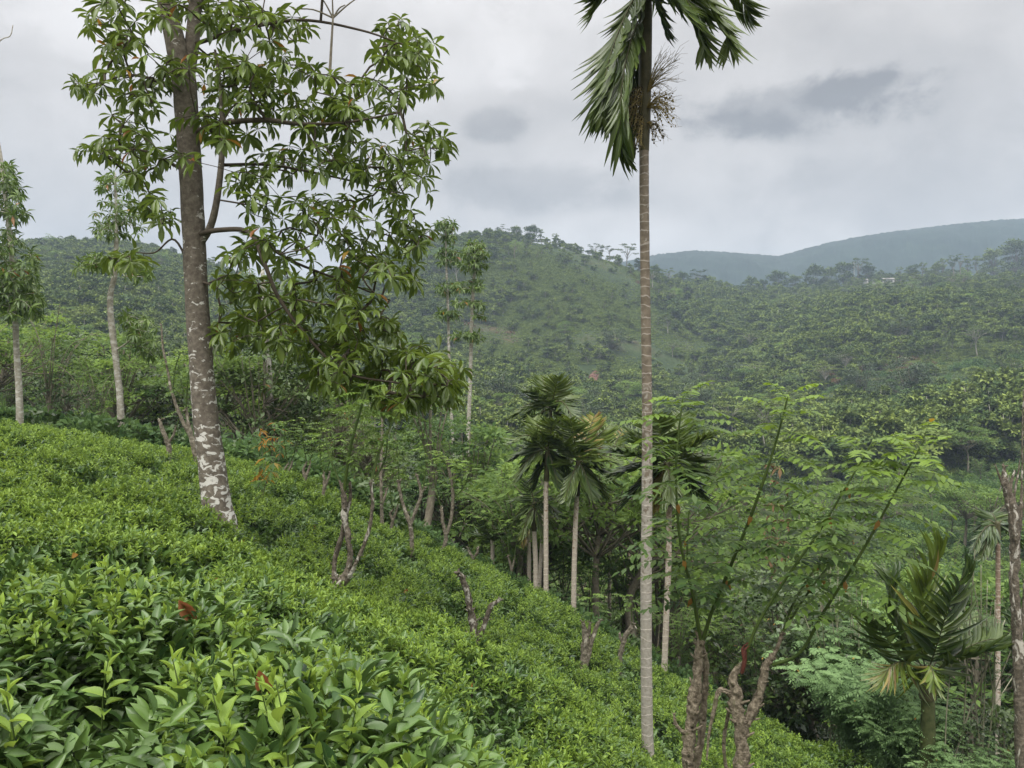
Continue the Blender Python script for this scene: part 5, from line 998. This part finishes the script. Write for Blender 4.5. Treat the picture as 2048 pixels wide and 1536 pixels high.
K_RIDGE = kind('ridge_tree', [leafy(10, 4, 40, 70, .7, flat=.7, trunk_h=.12, t=.15, spread_t=.1), leafy(10, 3, 30, 60, .65, flat=.6, trunk_h=.3, t=.2, spread_t=.1), leafy(10, 1.8, 14, 40, .6, flat=.6, trunk_h=.4, t=.15, spread_t=.1)], 'far_leaf', 'bark_mid')
def ridge(px, ya=300, yb=640):
    y = np.linspace(ya, yb, 260); x = (px - 1024) / F * y; k = int(np.argmin(768 - F * ground(x, y) / y)); return x[k], y[k]
K_LAYER = kind('layered_tree', [umbrella(8, 4.2, 24, .45, 110, .042), umbrella(9, 3.6, 20, .58, 110, .042)], 'far_leaf', 'bark_pale')
def slope_trees():
    rows = [('layered_tree', K_LAYER, 1.0, 'light green tree with flat leaf layers on the far slope', 'flat-layered trees on the slopes', 90), ('slope_tree', K_LEAFY, 1.25, 'rounded green tree on the far slope', 'rounded trees on the slopes', 90), ('dark_slope_tree', K_DARK, 1.6, 'dark green tree on the far slope', 'dark trees on the slopes', 70)]
    for nm, K, s0, lb, gp, cnt in rows:
        k = 0
        while k < cnt:
            y = rng.uniform(140, 430); px = rng.uniform(-100, 2150)
            if 930 < px < 1290 and y > 215 and rng.uniform() < .85: continue
            if mnoise.noise(Vector((px * .006, y * .02, 2.5))) < rng.uniform(-.5, .3): continue
            plant(nm, K[int(rng.integers(len(K)))], on(px, y), y, s0 * rng.uniform(.6, 1.35), rng.uniform(0, 6), lb, 'tree', gp); k += 1
slope_trees()
def skyline():
    R, U = 'r', 'u'
    L = [(100, 24, U, 0), (132, 28, U, 1), (322, 22, R, 1), (346, 24, U, 1), (862, 20, R, 1), (905, 16, R, 0), (935, 22, R, 2), (970, 12, R, 1), (1003, 27, U, 1), (1034, 24, R, 0), (1061, 30, R, 0), (1081, 26, R, 2), (1110, 24, R, 2), (1122, 14, R, 1), (1142, 12, R, 1), (1158, 9, R, 0), (1190, 22, U, 0), (1203, 24, R, 2), (1218, 26, U, 1), (1254, 42, U, 0), (1278, 26, R, 1), (1312, 24, R, 0),
         (1340, 26, U, 0), (1362, 26, R, 0), (1395, 36, U, 0), (1416, 26, R, 0), (1440, 20, R, 0), (1498, 30, R, 0), (1525, 24, R, 0), (1556, 42, R, 0), (1590, 30, R, 0), (1624, 46, R, 0), (1655, 36, R, 0), (1690, 42, R, 0), (1716, 46, U, 0), (1738, 30, R, 0), (1800, 24, R, 2), (1828, 28, R, 1), (1846, 30, R, 2), (1868, 26, R, 0), (1886, 36, R, 2), (1904, 42, R, 2), (1922, 40, U, 1), (1936, 30, R, 2), (1953, 36, R, 2), (1984, 46, R, 0), (2030, 62, R, 0), (2070, 60, R, 0)]
    for px, hpx, k, v in L:
        x, y = ridge(px); h = (hpx + 9) * y / F
        if k == U: plant('umbrella_tree', K_UMB[v], x, y, h / 10, rng.uniform(0, 6), 'flat-topped tree standing on the ridge against the sky', 'tree', 'flat-topped trees on the ridge')
        else: plant('ridge_tree', K_RIDGE[v], x, y, h / 10, rng.uniform(0, 6), 'dark rounded tree standing on the far ridge', 'tree', 'dark trees on the ridge', sz=1)
    # three little houses among the trees on the right-hand ridge
    for px, dy, w, hh, lb in [(1738, -6, 5, 2.4, 'white house left of the three on the ridge, under a flat-topped tree'), (1756, -14, 4.5, 2.6, 'cream house in the middle and lowest of the three on the ridge'), (1774, -4, 7, 2.2, 'long white house right of the three on the ridge')]:
        x, y = ridge(px); y += dy; x = (px - 1024) / F * y; z = gz(x, y) + .2; root = empty('house', (x, y, z), lb, 'house', 'houses on the ridge')
        d = 6.; z0, z1 = -2, hh
        def box(mb, a, b): (x0, y0, q0), (x1, y1, q1) = a, b; v = [(x0, y0, q0), (x1, y0, q0), (x1, y1, q0), (x0, y1, q0), (x0, y0, q1), (x1, y0, q1), (x1, y1, q1), (x0, y1, q1)]; mb.add(v, [(0, 3, 2, 1), (4, 5, 6, 7), (0, 1, 5, 4), (1, 2, 6, 5), (2, 3, 7, 6), (3, 0, 4, 7)])
        mb = MB(); box(mb, (-w / 2, -d / 2, z0), (w / 2, d / 2, z1)); mb.obj('wall', M['wall'], root, smooth=False)
        mb = MB(); o = .5; v = [(-w / 2 - o, -d / 2 - o, z1 - .1), (w / 2 + o, -d / 2 - o, z1 - .1), (w / 2 + o, 0, z1 + .9), (-w / 2 - o, 0, z1 + .9), (-w / 2 - o, d / 2 + o, z1 - .1), (w / 2 + o, d / 2 + o, z1 - .1)]; v += [(a, b, c + .18) for a, b, c in v]
        mb.add(v, [(0, 1, 2, 3), (3, 2, 5, 4), (6, 9, 8, 7), (9, 10, 11, 8), (0, 6, 7, 1), (4, 5, 11, 10), (1, 7, 8, 2), (2, 8, 11, 5), (0, 3, 9, 6), (3, 4, 10, 9)]); mb.obj('roof', M['roof'], root, smooth=False)
        for k in range(2):
            mb = MB(); cx = (-.25 + .5 * k) * w; box(mb, (cx - .5, -d / 2 - .04, z1 - 2.2), (cx + .5, -d / 2 + .02, z1 - 1)); mb.obj('window', M['glass'], root, smooth=False)
        mb = MB(); box(mb, (-.5, -d / 2 - .04, z1 - 3), (.45, -d / 2 + .02, z1 - .9)); mb.obj('door', M['bark_mid'], root, smooth=False)
    x, y = ridge(1708); y -= 3; x = on(1708, y); z = gz(x, y); root = empty('mast', (x, y, z), 'thin white mast among the ridge trees left of the houses', 'mast'); mb = MB(); tube(mb, [(0, 0, 0), (0, 0, 8), (0, 0, 16)], [.3, .25, .2], 6); mb.obj('pole', M['wall'], root)
    mb = MB(); tube(mb, [(-.9, 0, 14.6), (0, 0, 14.6), (.9, 0, 14.6)], .12, 5); mb.obj('crossarm', M['wall'], root)
    # pale bare trees on the right-hand slope
    for px, py, hp, lb in [(1686, 742, 40, 'bare white forked tree on the right-hand slope'), (1545, 740, 44, 'bare pale many-armed tree left of the white forked one'), (1470, 905, 60, 'pale pair of thin trunks on the slope right of the tall palm')]:
        p = on_slope(px, py, 60); p[2] = gz(p[0], p[1]); h = hp * p[1] / F; root = empty('bare_tree', p, lb, 'tree'); mb = MB(); tr = np.array((rng.normal(0, .02) * h, 0, h * .5)); tube(mb, [(0, 0, -.5), tr * .5, tr], [h * .012 + .05, h * .008 + .04], 6, .1)
        for k in range(4): e = tr + np.array((rng.normal(0, .16) * h, rng.normal(0, .1) * h, h * rng.uniform(.35, .5))); tube(mb, catmull([tr * rng.uniform(.8, 1), (tr + e) / 2 + rdir() * .03 * h, e], 3), [h * .006 + .04, .03], 5, .1)
        mb.obj('trunk', M['bark_pale'], root)
skyline()
soil(([(on(1225, 34), 34, 0), (on(1280, 33.5), 33.5, 0), (on(1350, 33), 33, 0)], [(on(1235, 37), 37, 0), (on(1290, 37.5), 37.5, 0), (on(1345, 37), 37, 0)]), .35)

# ------------------------------------------------------------------ the humid air
def haze():
    zlo = float(GZ.min()) - 1; X, Y0, Y1, zhi = 4300, -40, 2750, 290
    me = bpy.data.meshes.new('haze'); v = [(sx * X, y, z) for z in (zlo, zhi) for y in (Y0, Y1) for sx in (-1, 1)]
    me.from_pydata(v, [], [(0, 2, 3, 1), (4, 5, 7, 6), (0, 1, 5, 4), (2, 6, 7, 3), (0, 4, 6, 2), (1, 3, 7, 5)]); o = bpy.data.objects.new('haze', me); COL.objects.link(o); tag(o, kind='stuff')
    m = bpy.data.materials.new('haze'); m.use_nodes = True; nt = m.node_tree; nt.nodes.clear(); out = nt.nodes.new('ShaderNodeOutputMaterial'); pv = nt.nodes.new('ShaderNodeVolumePrincipled')
    pv.inputs['Color'].default_value = (.63, .79, 1, 1); pv.inputs['Density'].default_value = HAZE; pv.inputs['Anisotropy'].default_value = 0; nt.links.new(pv.outputs[0], out.inputs['Volume']); me.materials.append(m)
HAZE = .00037
haze()
